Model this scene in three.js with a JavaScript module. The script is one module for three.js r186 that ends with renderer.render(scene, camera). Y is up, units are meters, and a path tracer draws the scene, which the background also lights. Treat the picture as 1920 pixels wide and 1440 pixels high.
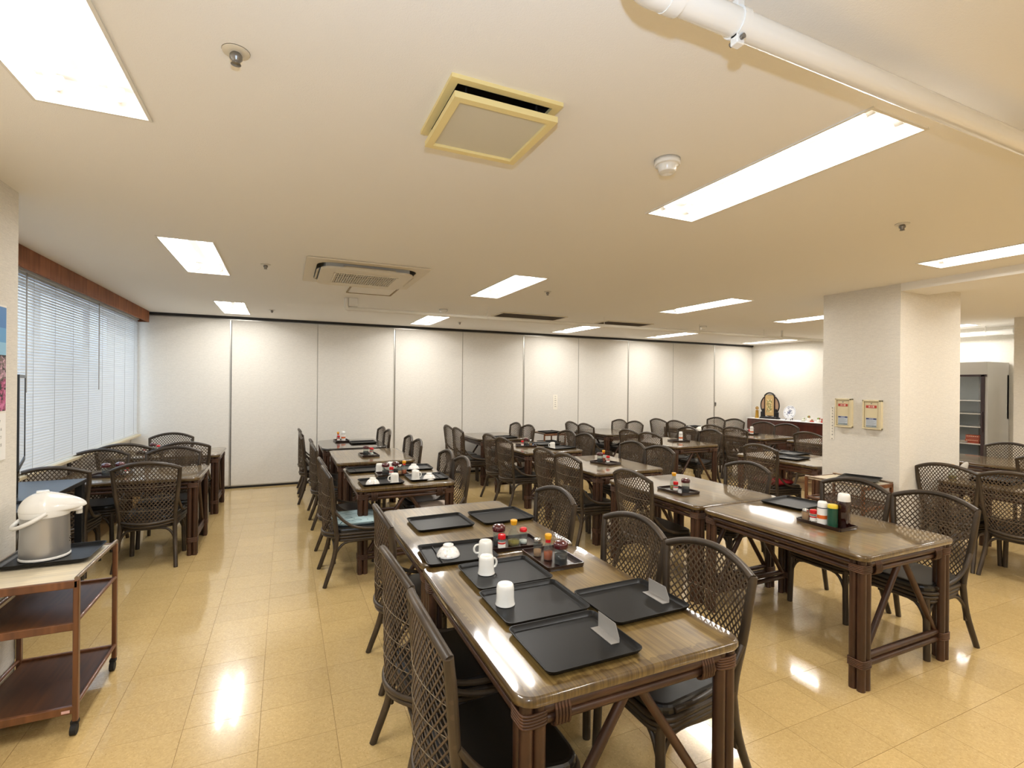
import * as THREE from 'three';
import { RoundedBoxGeometry } from 'three/addons/geometries/RoundedBoxGeometry.js';
import { mergeGeometries, toCreasedNormals } from 'three/addons/utils/BufferGeometryUtils.js';
import { RectAreaLightUniformsLib } from 'three/addons/lights/RectAreaLightUniformsLib.js';

// ---------------------------------------------------------------- camera, sky, lights, exposure
const scene = new THREE.Scene();
const camera = new THREE.PerspectiveCamera(2 * Math.atan(720 / 937.94) * 180 / Math.PI, 1920 / 1440, 0.05, 100);
camera.position.set(0, 1.6, 0);
camera.rotation.order = 'YXZ';
camera.rotation.set(0, -0.42534, 0.008884);
const renderer = new THREE.WebGLRenderer({ antialias: true });
renderer.toneMapping = THREE.LinearToneMapping;
renderer.toneMappingExposure = 1.86;
renderer.shadowMap.enabled = true;
RectAreaLightUniformsLib.init();
scene.background = new THREE.Color().setRGB(0.66, 0.86, 1.12);   // overcast daylight outside the blinds
scene.backgroundIntensity = 1.75;
const TUBE_LIGHT = 70;            // radiance of the fluorescent tubes as area lights
const TUBE_GLOW = 7;              // what the eye sees of the tube glass
const TUBE_COLOR = new THREE.Color().setRGB(1.0, 0.98, 0.945);
const CEIL = 2.57;
// the photographer's flash, just above the lens: it throws the hard pipe shadow on the ceiling
const flashLight = new THREE.SpotLight(new THREE.Color().setRGB(0.72, 0.96, 1.28), 2.2, 0, 1.15, 0.6, 2);
flashLight.position.set(0.01, 1.83, 0.02); flashLight.target.position.set(1.3, 2.35, -2.86); flashLight.castShadow = true; flashLight.shadow.radius = 1;
scene.add(flashLight, flashLight.target);

// ---------------------------------------------------------------- helpers
let seed = 12345;
const rnd = () => { seed = (seed * 1664525 + 1013904223) >>> 0; return seed / 4294967296; };
const rr = (a, b) => a + (b - a) * rnd();
const V = (x, y, z) => new THREE.Vector3(x, y, z);
const lerp = (a, b, t) => a + (b - a) * t;
const taken = new Map();
function numbered(name) {
  const n = taken.get(name) || 0; taken.set(name, n + 1);
  return n ? `${name}_${String(n).padStart(3, '0')}` : name;
}
function tag(o, label, category, group) {
  o.userData.label = label; o.userData.category = category;
  if (group) o.userData.group = group;
  return o;
}
function thing(name, label, category, pos = [0, 0, 0], turn = 0, group) {
  const g = new THREE.Group(); g.name = numbered(name); g.position.set(...pos); g.rotation.y = turn;
  tag(g, label, category, group); scene.add(g); return g;
}
function part(name, geo, m, parent, label) {
  const o = new THREE.Mesh(geo, m); o.name = name; o.castShadow = o.receiveShadow = true;
  if (label) o.userData.label = label;
  parent.add(o); return o;
}
function single(name, geo, m, label, category, pos = [0, 0, 0], turn = 0, group) {
  const o = part(numbered(name), geo, m, scene); o.position.set(...pos); o.rotation.y = turn;
  return tag(o, label, category, group);
}
function structure(name, geo, m, label) {
  const o = geo ? part(name, geo, m, scene) : new THREE.Group();
  if (!geo) { o.name = name; scene.add(o); }
  o.userData.kind = 'structure'; if (label) o.userData.label = label; return o;
}
function merge(list) {
  const l = list.map(g => { const n = g.index ? g.toNonIndexed() : g; for (const k of Object.keys(n.attributes)) if (!['position', 'normal', 'uv'].includes(k)) n.deleteAttribute(k); return n; });
  return mergeGeometries(l, false);
}
const at = (g, x, y, z) => g.translate(x, y, z);
// uv in metres, projected along the dominant axis of each face normal
function boxUV(geo, k = 1, ou = 0, ov = 0, swap = false) {
  const p = geo.attributes.position, n = geo.attributes.normal, uv = new Float32Array(p.count * 2);
  for (let i = 0; i < p.count; i++) {
    const ax = Math.abs(n.getX(i)), ay = Math.abs(n.getY(i)), az = Math.abs(n.getZ(i));
    let u, v;
    if (ay >= ax && ay >= az) { u = p.getX(i); v = p.getZ(i); } else if (ax >= az) { u = p.getZ(i); v = p.getY(i); } else { u = p.getX(i); v = p.getY(i); }
    uv[2 * i] = (swap ? v : u) * k + ou; uv[2 * i + 1] = (swap ? u : v) * k + ov;
  }
  geo.setAttribute('uv', new THREE.BufferAttribute(uv, 2)); return geo;
}
const box = (w, h, d, x = 0, y = 0, z = 0) => boxUV(at(new THREE.BoxGeometry(w, h, d), x, y, z));
const boxAB = (x0, x1, y0, y1, z0, z1) => box(x1 - x0, y1 - y0, z1 - z0, (x0 + x1) / 2, (y0 + y1) / 2, (z0 + z1) / 2);
const rbox = (w, h, d, r, x = 0, y = 0, z = 0, s = 2) => boxUV(at(new RoundedBoxGeometry(w, h, d, s, Math.min(r, w / 2.01, h / 2.01, d / 2.01)), x, y, z));
const cyl = (r0, r1, h, x = 0, y = 0, z = 0, n = 20) => at(new THREE.CylinderGeometry(r1, r0, h, n), x, y, z);
const lathe = (pts, n = 24) => new THREE.LatheGeometry(pts.map(([r, y]) => new THREE.Vector2(Math.max(r, 0.0001), y)), n);
// a round rod along points, radius per point, closed ends; uv: around, metres along
function pipe(pts, r, nr = 8, per = 5, closed = false) {
  const v = pts.map(p => V(...p)), rad = Array.isArray(r) ? r : pts.map(() => r);
  const straight = pts.length === 2;
  const curve = straight ? new THREE.LineCurve3(v[0], v[1]) : new THREE.CatmullRomCurve3(v, closed, 'centripetal');
  const N = straight ? 1 : (closed ? pts.length : pts.length - 1) * per;
  const P = [], T = [], R = [];
  for (let i = 0; i <= N; i++) {
    const t = i / N; P.push(curve.getPoint(t)); T.push(curve.getTangent(t).normalize());
    const f = t * (rad.length - 1), a = Math.min(Math.floor(f), rad.length - 1), b = Math.min(a + 1, rad.length - 1);
    R.push(closed ? rad[0] : lerp(rad[a], rad[b], f - a));
  }
  let nrm = Math.abs(T[0].y) < 0.9 ? V(0, 1, 0) : V(1, 0, 0);
  nrm.sub(T[0].clone().multiplyScalar(nrm.dot(T[0]))).normalize();
  const pos = [], nor = [], uv = [], idx = []; let len = 0;
  for (let i = 0; i <= N; i++) {
    if (i) { nrm.sub(T[i].clone().multiplyScalar(nrm.dot(T[i]))).normalize(); len += P[i].distanceTo(P[i - 1]); }
    const bin = T[i].clone().cross(nrm);
    for (let j = 0; j <= nr; j++) {
      const a = j / nr * Math.PI * 2, d = nrm.clone().multiplyScalar(Math.cos(a)).addScaledVector(bin, Math.sin(a));
      pos.push(P[i].x + d.x * R[i], P[i].y + d.y * R[i], P[i].z + d.z * R[i]); nor.push(d.x, d.y, d.z); uv.push(j / nr * 0.2, len);
    }
  }
  for (let i = 0; i < N; i++) for (let j = 0; j < nr; j++) { const a = i * (nr + 1) + j, b = a + nr + 1; idx.push(a, a + 1, b, a + 1, b + 1, b); }
  if (!closed) for (const e of [0, N]) {
    const s = e ? 1 : -1, c = pos.length / 3; pos.push(P[e].x, P[e].y, P[e].z); nor.push(T[e].x * s, T[e].y * s, T[e].z * s); uv.push(0, 0);
    for (let j = 0; j <= nr; j++) { const k = (e * (nr + 1) + j) * 3; pos.push(pos[k], pos[k + 1], pos[k + 2]); nor.push(T[e].x * s, T[e].y * s, T[e].z * s); uv.push(0.1, 0); }
    for (let j = 0; j < nr; j++) e ? idx.push(c, c + 1 + j, c + 2 + j) : idx.push(c, c + 2 + j, c + 1 + j);
  }
  const g = new THREE.BufferGeometry();
  g.setAttribute('position', new THREE.Float32BufferAttribute(pos, 3)); g.setAttribute('normal', new THREE.Float32BufferAttribute(nor, 3)); g.setAttribute('uv', new THREE.Float32BufferAttribute(uv, 2));
  g.setIndex(idx); return g;
}
function rrectPts(w, d, r, n = 5) {          // outline of a rounded rectangle in x,z
  const p = [];
  for (const [cx, cz, a0] of [[w / 2 - r, d / 2 - r, 0], [-w / 2 + r, d / 2 - r, 90], [-w / 2 + r, -d / 2 + r, 180], [w / 2 - r, -d / 2 + r, 270]])
    for (let i = 0; i <= n; i++) { const a = (a0 + 90 * i / n) * Math.PI / 180; p.push([cx + r * Math.cos(a), cz + r * Math.sin(a)]); }
  return p;
}
// stacked rounded rectangles [w, d, r, y], first and last closed with a fan
function loft(rings, n = 5, capA = true, capB = true) {
  const L = rings.map(([w, d, r, y]) => rrectPts(w, d, Math.min(r, w / 2.001, d / 2.001), n).map(([x, z]) => [x, y, z])), m = L[0].length, tri = [];
  for (let i = 0; i + 1 < L.length; i++) for (let j = 0; j < m; j++) { const k = (j + 1) % m; tri.push(L[i][j], L[i + 1][j], L[i][k], L[i][k], L[i + 1][j], L[i + 1][k]); }
  const build = (t) => { const g = new THREE.BufferGeometry(); g.setAttribute('position', new THREE.Float32BufferAttribute(t.flat(), 3)); return g; };
  const side = toCreasedNormals(build(tri), 0.75), list = [side];
  const cap = (R, up) => { const t = [], c = [0, R[0][1], 0]; for (let j = 0; j < m; j++) { const k = (j + 1) % m; up ? t.push(c, R[k], R[j]) : t.push(c, R[j], R[k]); } const g = build(t); g.computeVertexNormals(); list.push(g); };
  if (capA) cap(L[0], false); if (capB) cap(L[L.length - 1], true);
  return boxUV(mergeGeometries(list, false));
}
function shapeExtrude(outline, depth, bevel, seg = 2, holes = []) {   // outline in x,z; result lies flat, top at y = depth + bevel
  const s = new THREE.Shape(outline.map(([x, z]) => new THREE.Vector2(x, -z)));
  for (const h of holes) s.holes.push(new THREE.Path(h.map(([x, z]) => new THREE.Vector2(x, -z))));
  const g = new THREE.ExtrudeGeometry(s, { depth, bevelEnabled: bevel > 0, bevelThickness: bevel, bevelSize: bevel, bevelOffset: -bevel, bevelSegments: seg, steps: 1, curveSegments: 6 });
  g.rotateX(-Math.PI / 2); return boxUV(g);
}

// ---------------------------------------------------------------- textures (computed)
function noiseGrid(n) { const a = new Float32Array(n * n); for (let i = 0; i < n * n; i++) a[i] = rnd(); return (x, y) => { x = ((x % n) + n) % n; y = ((y % n) + n) % n; const i = Math.floor(x), j = Math.floor(y), f = x - i, g = y - j, u = f * f * (3 - 2 * f), v = g * g * (3 - 2 * g), i1 = (i + 1) % n, j1 = (j + 1) % n; return lerp(lerp(a[j * n + i], a[j * n + i1], u), lerp(a[j1 * n + i], a[j1 * n + i1], u), v); }; }
const nA = noiseGrid(64), nB = noiseGrid(128), nC = noiseGrid(32);
function dataTex(w, h, fn, srgb = true, repeat = true) {
  const d = new Uint8Array(w * h * 4);
  for (let y = 0; y < h; y++) for (let x = 0; x < w; x++) { const c = fn(x, y); const i = (y * w + x) * 4; for (let k = 0; k < 3; k++) d[i + k] = Math.max(0, Math.min(255, c[k])); d[i + 3] = 255; }
  const t = new THREE.DataTexture(d, w, h); t.magFilter = THREE.LinearFilter; t.minFilter = THREE.LinearMipmapLinearFilter; t.generateMipmaps = true;
  if (repeat) t.wrapS = t.wrapT = THREE.RepeatWrapping;
  if (srgb) t.colorSpace = THREE.SRGBColorSpace; t.needsUpdate = true; return t;
}
function canvasTex(w, h, draw) {
  const c = document.createElement('canvas'); c.width = w; c.height = h; const g = c.getContext('2d'); draw(g, w, h);
  const t = new THREE.CanvasTexture(c); t.colorSpace = THREE.SRGBColorSpace; t.needsUpdate = true; return t;
}
const rep = (t, u, v) => { const c = t.clone(); c.repeat.set(u, v); c.needsUpdate = true; return c; };
const grey = v => [v, v, v];
// woven wall cloth: fine horizontal threads, 0.4 m a repeat
const clothT = dataTex(512, 512, (x, y) => { const t = nB(x / 512 * 16, y / 2) * 0.55 + nB(x / 512 * 64, y / 4 + 40) * 0.3 + nA(x / 8, y / 8) * 0.15; const v = 236 + (t - 0.5) * 26; return [v, v * 0.992, v * 0.975]; });
const clothB = dataTex(512, 512, (x, y) => grey(128 + (nB(x / 512 * 16, y / 2) - 0.5) * 150 + (nB(x / 512 * 64, y / 4 + 40) - 0.5) * 60), false);
// ceiling board: fine pebbled relief
const ceilB = dataTex(512, 512, (x, y) => grey(110 + nB(x / 4, y / 4) * 90 + nB(x / 2 + 9, y / 2) * 50), false);
// vinyl floor tile: chips in ochre, 0.64 m a repeat
const chips = []; for (let i = 0; i < 2600; i++) chips.push([rnd() * 512, rnd() * 512, rr(0.7, 2.6), rr(0.5, 1.6), rr(0, 3.14), rnd()]);
const chipMap = new Float32Array(512 * 512).fill(0);
for (const [cx, cy, a, b, th, s] of chips) { const R = Math.ceil(a) + 1; for (let dy = -R; dy <= R; dy++) for (let dx = -R; dx <= R; dx++) { const u = (dx * Math.cos(th) + dy * Math.sin(th)) / a, v = (-dx * Math.sin(th) + dy * Math.cos(th)) / b; if (u * u + v * v < 1) chipMap[(((Math.floor(cy) + dy) & 511) * 512) + ((Math.floor(cx) + dx) & 511)] = s < 0.62 ? 0.4 + s * 0.4 : -(s - 0.4) * 0.8; } }
const tileT = dataTex(512, 512, (x, y) => { const c = chipMap[y * 512 + x], n = (nA(x / 8, y / 8) - 0.5) * 10 + (nB(x / 4, y / 4) - 0.5) * 9; const k = c > 0 ? c * 34 : c * 62; return [211 + n + k * 0.85, 181 + n + k * 0.9, 124 + n * 0.9 + k * 1.05]; });
const tileB = dataTex(512, 512, (x, y) => grey(128 + (nA(x / 8, y / 8) - 0.5) * 110 + (nA(x / 16 + 20, y / 16) - 0.5) * 120 + (nB(x / 4, y / 4) - 0.5) * 30), false);
// lacquered table wood: olive brown boards, grain along v, darker worn rim with a ragged outline
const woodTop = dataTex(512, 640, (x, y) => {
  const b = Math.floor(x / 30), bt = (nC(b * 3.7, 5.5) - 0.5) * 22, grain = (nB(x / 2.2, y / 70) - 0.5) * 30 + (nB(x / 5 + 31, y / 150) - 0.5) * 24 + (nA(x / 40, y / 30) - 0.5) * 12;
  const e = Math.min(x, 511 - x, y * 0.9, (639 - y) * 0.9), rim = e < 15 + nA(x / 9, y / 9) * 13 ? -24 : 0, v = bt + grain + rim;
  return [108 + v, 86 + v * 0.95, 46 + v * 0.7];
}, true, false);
// brown rattan and legs: streaks along v, small pale scuffs
const rattanT = dataTex(128, 512, (x, y) => { const g = (nB(x / 3, y / 60) - 0.5) * 50 + (nB(x / 6, y / 24 + 7) - 0.5) * 34; const s = nA(x / 10 + 3, y / 12) > 0.9 ? 26 : 0; return [168 + g + s, 160 + g + s, 150 + g + s]; });
const woodRed = dataTex(256, 512, (x, y) => { const g = (nB(x / 3, y / 90) - 0.5) * 44 + (nB(x / 9 + 13, y / 160) - 0.5) * 40; return [178 + g, 165 + g, 155 + g]; });
const brushed = dataTex(64, 256, (x, y) => grey(228 + (nB(x / 16, y * 0.9) - 0.5) * 40), true);

// ---------------------------------------------------------------- materials
const std = (color, rough, o = {}) => new THREE.MeshStandardMaterial({ color, roughness: rough, ...o });
const phy = (color, rough, o = {}) => new THREE.MeshPhysicalMaterial({ color, roughness: rough, ...o });
const M = {
  wall: std('#f3efe7', 0.9, { map: rep(clothT, 2.5, 2.5), bumpMap: rep(clothB, 2.5, 2.5), bumpScale: 0.0008 }),
  panel: std('#f5f2ec', 0.88, { map: rep(clothT, 2.5, 2.5), bumpMap: rep(clothB, 2.5, 2.5), bumpScale: 0.0006 }),
  ceiling: std('#f3f0ea', 0.95, { bumpMap: rep(ceilB, 3, 3), bumpScale: 0.0007 }),
  white: std('#e9e7e1', 0.45), whiteGloss: phy('#eeece6', 0.22, { clearcoat: 0.5 }), paintWhite: std('#e4e0d6', 0.5),
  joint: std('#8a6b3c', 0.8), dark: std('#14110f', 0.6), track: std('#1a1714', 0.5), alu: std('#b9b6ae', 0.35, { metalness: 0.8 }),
  chrome: std('#c8c8c8', 0.18, { metalness: 1 }), steel: std('#8d8a86', 0.35, { metalness: 0.9 }),
  rattan: std('#5f5242', 0.42, { map: rattanT }), weave: std('#7a6852', 0.5, { map: rattanT }), cane: std('#7a5438', 0.5, { map: rattanT }), string: std('#75664f', 0.6),
  leg: std('#64432f', 0.4, { map: rattanT }), legPale: std('#8a5f42', 0.42, { map: rattanT }),
  vinyl: phy('#15120f', 0.32, { clearcoat: 0.25, clearcoatRoughness: 0.35 }),
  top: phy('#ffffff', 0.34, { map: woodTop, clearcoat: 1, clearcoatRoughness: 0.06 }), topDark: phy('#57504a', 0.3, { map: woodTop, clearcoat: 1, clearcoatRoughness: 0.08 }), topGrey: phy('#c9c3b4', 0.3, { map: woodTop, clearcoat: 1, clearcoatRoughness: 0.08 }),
  rim: phy('#5d4a2e', 0.3, { clearcoat: 1, clearcoatRoughness: 0.1 }),
  tray: phy('#0a0a0a', 0.4, { specularIntensity: 0.5 }), caddy: phy('#24110d', 0.3, { clearcoat: 0.6, clearcoatRoughness: 0.15 }),
  china: phy('#f2efe6', 0.2, { clearcoat: 0.6, clearcoatRoughness: 0.08 }),
  glass: phy('#ffffff', 0.03, { transmission: 1, thickness: 0, ior: 1.5 }), jar: phy('#e6ebe8', 0.05, { transmission: 0.955, thickness: 0, ior: 1.5 }), acrylic: phy('#c9c4bd', 0.25, { transmission: 0.55, thickness: 0, ior: 1.49 }),
  soy: phy('#120605', 0.15), oil: phy('#b7a23a', 0.1, { transmission: 0.5, thickness: 0 }), chili: phy('#b4511a', 0.15), salt: std('#e8e4dc', 0.8), spice: std('#b98b62', 0.8),
  capDark: phy('#4a1016', 0.25, { clearcoat: 1 }), capRed: phy('#c9161c', 0.3), capYellow: phy('#e8a51f', 0.4), capGold: phy('#e3c63a', 0.4), label: std('#eee9e0', 0.6), labelRed: std('#c4332a', 0.5), labelOrange: std('#d9651e', 0.5), green: phy('#1f4a35', 0.35), sauce: phy('#2a0f09', 0.15, { clearcoat: 1 }),
  cornice: phy('#c58860', 0.55, { map: woodRed, specularIntensity: 0.35 }), cabinet: phy('#6e3021', 0.3, { map: woodRed, clearcoat: 0.6 }),
  slat: phy('#d9dddf', 0.85, { transmission: 0.12, thickness: 0 }), black: phy('#121315', 0.35), screen: phy('#0a0b0d', 0.05, { clearcoat: 1, clearcoatRoughness: 0.02 }),
  cartWood: phy('#9c6a43', 0.38, { map: woodRed, clearcoat: 0.4 }), cartTop: phy('#f4e6c8', 0.35, { map: brushed }), cartShelf: phy('#6e4828', 0.4, { map: woodRed }),
  potBody: std('#bdbcb9', 0.32, { metalness: 0.75 }), rubber: std('#1c1a19', 0.7),
  ventFrame: std('#eddb9c', 0.5), ventFace: std('#d3cdb9', 0.6), acBody: std('#ddd3bd', 0.5),
  tube: std('#ffffff', 0.5, { emissive: TUBE_COLOR, emissiveIntensity: TUBE_GLOW }),
};
M.slat.side = THREE.DoubleSide;
const tileMats = [1, 0.965, 1.03, 0.985].map(k => phy(new THREE.Color().setRGB(k, k, k * 0.99), 0.2, { map: tileT, bumpMap: tileB, bumpScale: 0.00016, clearcoat: 0.7, clearcoatRoughness: 0.06 }));

// ================================================================ the room
const X0 = -1.95, X1 = 10.17, Z0 = -8.53, Z1 = 3.5;
// ---- floor: base slab and single vinyl tiles
const floor = structure('floor', boxAB(X0 - 0.3, X1 + 0.2, -0.15, -0.0035, Z0 - 0.2, Z1 + 0.2), M.joint, 'ochre speckled vinyl tile floor with waxed shine');
{
  const px = 0.3212, pz = 0.2775, gap = 0.0016, tiles = [];
  const fwd = V(0.4126, 0, -0.9109), side = V(0.9109, 0, 0.4126);
  for (let i = -6; i < 40; i++) for (let k = -21; k < 24; k++) {
    const x = -0.416 + px * (i + 0.5), z = -2.985 + pz * (k + 0.5);
    if (x - px / 2 < X0 - 0.06 || x + px / 2 > X1 + 0.08 || z - pz / 2 < Z0 - 0.08 || z + pz / 2 > Z1 + 0.1) continue;
    const d = x * fwd.x + z * fwd.z, s = x * side.x + z * side.z;
    const inView = d > 1.6 && Math.abs(s) < d * 1.05 + 0.2, hidden = x < -1.3 && z > -3.5;
    tiles.push({ x, z, rank: inView && !hidden ? d : 1000 + Math.hypot(x, z), rx: rr(-0.0011, 0.0011), rz: rr(-0.0011, 0.0011), m: Math.floor(rnd() * 4), g: Math.floor(rnd() * 4) });
  }
  tiles.sort((a, b) => a.rank - b.rank);
  const geos = [0, 1, 2, 3].map(q => boxUV(new THREE.BoxGeometry(px - gap, 0.0035, pz - gap), 1 / 0.64, rr(0, 1), rr(0, 1), q % 2 === 1));
  const rest = [[], [], [], []];
  tiles.forEach((t, n) => {
    if (n < 298) { const o = part('tile', geos[t.g], tileMats[t.m], floor); o.position.set(t.x, -0.00175, t.z); o.rotation.set(t.rx, 0, t.rz); }
    else rest[t.m].push(geos[t.g].clone().rotateX(t.rx).rotateZ(t.rz).translate(t.x, -0.00175, t.z));
  });
  const parts = rest.map((l, i) => [merge(l), tileMats[i]]);
  for (const [g, m] of parts) { const o = part('far_tiles', g, m, floor); o.userData.kind = 'stuff'; }
}
// ---- ceiling with openings for the recessed lights and the vent
const LX = [-0.63, 2.01, 4.64, 6.80, 9.52], LZ = [-7.54, -4.62, -1.66, 1.28], LW = 0.325, LL = 1.18;
const VENT = [0.665, -1.70];
{
  const holes = [];
  const rect = (x, z, w, d) => [[x - w / 2, z - d / 2], [x + w / 2, z - d / 2], [x + w / 2, z + d / 2], [x - w / 2, z + d / 2]];
  for (const x of LX) for (const z of LZ) holes.push(rect(x, z, LW, LL));
  holes.push(rect(VENT[0], VENT[1], 0.35, 0.35), rect(0.63, -4.63, 0.86, 0.86));
  const g = shapeExtrude([[X0 - 0.3, Z0 - 0.2], [X1 + 0.2, Z0 - 0.2], [X1 + 0.2, Z1 + 0.2], [X0 - 0.3, Z1 + 0.2]], 0.05, 0, 1, holes);
  g.translate(0, CEIL, 0);
  structure('ceiling', g, M.ceiling, 'cream pebbled ceiling board');
  structure('trim_1', boxAB(X0 - 0.3, X1 + 0.2, CEIL + 0.34, CEIL + 0.44, Z0 - 0.2, Z1 + 0.2), M.dark, 'slab above the ceiling');
}
// ---- walls
structure('wall_left', boxAB(-2.25, -1.27, 0, CEIL, -3.43, Z1), M.wall, 'cream cloth covered wall beside the blinds');
structure('wall_right', boxAB(X1, X1 + 0.2, 0, CEIL, Z0 - 0.2, Z1 + 0.2), M.wall, 'cream cloth covered end wall');
structure('wall_front', boxAB(X0 - 0.3, X1 + 0.2, 0, CEIL, Z1, Z1 + 0.2), M.wall);
structure('wall_window', merge([boxAB(-2.2, -1.96, 0, 0.83, Z0 - 0.2, -3.43), boxAB(-2.2, -1.96, 2.44, CEIL, Z0 - 0.2, -3.43), boxAB(-2.2, -1.96, 0.83, 2.44, Z0 - 0.2, -8.46)]), M.wall, 'low wall under the window');
structure('trim_2', rbox(0.15, 0.03, 5.03, 0.006, -1.895, 0.845, -5.945), phy('#cdbf9f', 0.4), 'pale window sill');
structure('trim_3', merge([boxUV(new RoundedBoxGeometry(0.02, 0.155, 4.98, 2, 0.004).translate(-1.745, 2.4925, -5.93), 1), boxAB(-1.96, -1.735, 2.415, 2.57, -8.435, -8.415)]), M.cornice, 'brown wooden pelmet over the blinds');
structure('trim_4', rbox(0.06, 1.7, 0.035, 0.004, -1.93, 1.65, -8.47), M.whiteGloss, 'white window jamb');
// window: frame, mullions and panes
{
  const w = structure('window_1', null);
  w.userData.label = 'long window behind the blinds';
  const z0 = -8.46, z1 = -3.43, n = 4, step = (z1 - z0) / n;
  for (let i = 0; i < n; i++) part('pane', boxAB(-2.075, -2.07, 0.86, 2.42, z0 + i * step + 0.02, z0 + (i + 1) * step - 0.02), M.glass, w);
  for (let i = 0; i <= n; i++) part('mullion', boxAB(-2.1, -2.05, 0.83, 2.44, z0 + i * step - 0.02, z0 + i * step + 0.02), M.alu, w);
  for (const y of [0.83, 2.41]) part('rail', boxAB(-2.1, -2.05, y, y + 0.03, z0, z1), M.alu, w);
}
// ---- folding partition across the back
{
  const w = structure('wall_back', null);
  w.userData.label = 'cream folding partition of tall cloth panels';
  const s0 = -0.748, p = 1.2125, xs = []; for (let i = -1; i <= 9; i++) xs.push(s0 + p * i); xs[10] = X1;
  for (let i = 0; i < 10; i++) {
    const a = xs[i], b = xs[i + 1], g = rbox(b - a - 0.008, 2.475, 0.07, 0.006, (a + b) / 2, 0.045 + 2.475 / 2, Z0 - 0.035);
    part('panel', g, M.panel, w);
    part('top_rail', boxAB(a + 0.006, b - 0.006, 2.516, 2.531, Z0 - 0.06, Z0 + 0.003), M.alu, w);
    part('floor_seal', boxAB(a + 0.006, b - 0.006, 0.0, 0.032, Z0 - 0.06, Z0 - 0.004), M.dark, w);
    part('kick_rail', boxAB(a + 0.006, b - 0.006, 0.032, 0.047, Z0 - 0.06, Z0 + 0.002), M.alu, w);
    if (i > 0) part('edge_strip', boxAB(a - (i % 2 ? 0.011 : 0.004), a + (i % 2 ? 0.008 : 0.004), 0.03, 2.53, Z0 - 0.05, Z0 + (i % 2 ? 0.006 : 0.001)), M.alu, w);
    if (i > 0 && i % 2) part('gap', boxAB(a + 0.008, a + 0.016, 0.03, 2.53, Z0 - 0.05, Z0 + 0.002), M.dark, w);
  }
  part('top_track', boxAB(X0 + 0.02, X1, 2.534, CEIL, Z0 - 0.06, Z0 + 0.028), M.track, w);
  part('backing', boxAB(X0 - 0.3, X1, 0, CEIL, Z0 - 0.2, Z0 - 0.071), M.dark, w);
  part('lock', merge([rbox(0.035, 0.09, 0.02, 0.004, xs[9] + 0.03, 1.18, Z0 + 0.008), cyl(0.012, 0.012, 0.03, xs[9] + 0.03, 1.19, Z0 + 0.02, 10)]), M.steel, w);
}
// ---- pillars and beam
structure('pillar', boxAB(5.22, 6.25, 0, CEIL, -3.49, -2.755), M.wall, 'square cream pillar between the tables');
structure('pillar_001', boxAB(9.07, 9.75, 0, CEIL, -3.40, -2.70), M.wall, 'cream pillar beside the refrigerator');
structure('beam', boxAB(5.22, 5.66, 2.498, CEIL + 0.02, -2.755, Z1), M.ceiling, 'shallow ceiling beam running from the pillar');

// ================================================================ ceiling fittings
const LR2 = [-1, 1];
// ---- recessed fluorescent lights
function lightGeo() {
  const w = LW - 0.004, l = LL - 0.004, h = 0.085, t = 0.004;
  const housing = merge([box(w, t, l, 0, h, 0), box(t, h, l, -w / 2, h / 2, 0), box(t, h, l, w / 2, h / 2, 0), box(w, h, t, 0, h / 2, -l / 2), box(w, h, t, 0, h / 2, l / 2), box(0.05, 0.03, l - 0.1, 0, h - 0.017, 0)]);
  const f = 0.011, trim = merge([box(f, 0.006, LL + 2 * f, -LW / 2 - f / 2 + 0.002, -0.003, 0), box(f, 0.006, LL + 2 * f, LW / 2 + f / 2 - 0.002, -0.003, 0), box(LW, 0.006, f, 0, -0.003, -LL / 2 - f / 2 + 0.002), box(LW, 0.006, f, 0, -0.003, LL / 2 + f / 2 - 0.002)]);
  const tube = pipe([[0, 0, -LL / 2 + 0.055], [0, 0, LL / 2 - 0.055]], 0.014, 12);
  const socket = merge([rbox(0.03, 0.05, 0.022, 0.006, 0, 0.012, 0), cyl(0.019, 0.019, 0.03, 0, 0, 0, 16).rotateX(Math.PI / 2)]);
  return { housing, trim, tube, socket };
}
{
  const G = lightGeo();
  const colName = ['over the walkway by the blinds', 'above the tables with mugs and trays', 'between the front right tables and the partition', 'left of the pillar top', 'in the far right column'];
  const rowName = ['nearest the partition', 'in the middle row', 'in the front row', 'behind the photographer'];
  LX.forEach((x, i) => LZ.forEach((z, j) => {
    const t = thing('ceiling_light', `recessed twin-tube fluorescent light ${rowName[j]}, ${colName[i]}`, 'ceiling light', [x, CEIL, z], 0, 'recessed ceiling lights');
    part('housing', G.housing, M.whiteGloss, t); part('trim', G.trim, M.paintWhite, t);
    for (const s of [-1, 1]) {
      const tb = part('tube', G.tube, M.tube, t); tb.position.set(s * 0.085, 0.034, 0);
      for (const e of [-1, 1]) { const k = part('socket', G.socket, M.whiteGloss, t); k.position.set(s * 0.085, 0.034, e * (LL / 2 - 0.045)); }
      const a = new THREE.RectAreaLight(TUBE_COLOR, TUBE_LIGHT, 0.026, LL - 0.14);
      a.position.set(s * 0.085, 0.019, 0); a.rotation.x = -Math.PI / 2; a.name = 'tube_light'; t.add(a);
    }
  }));
}
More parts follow.
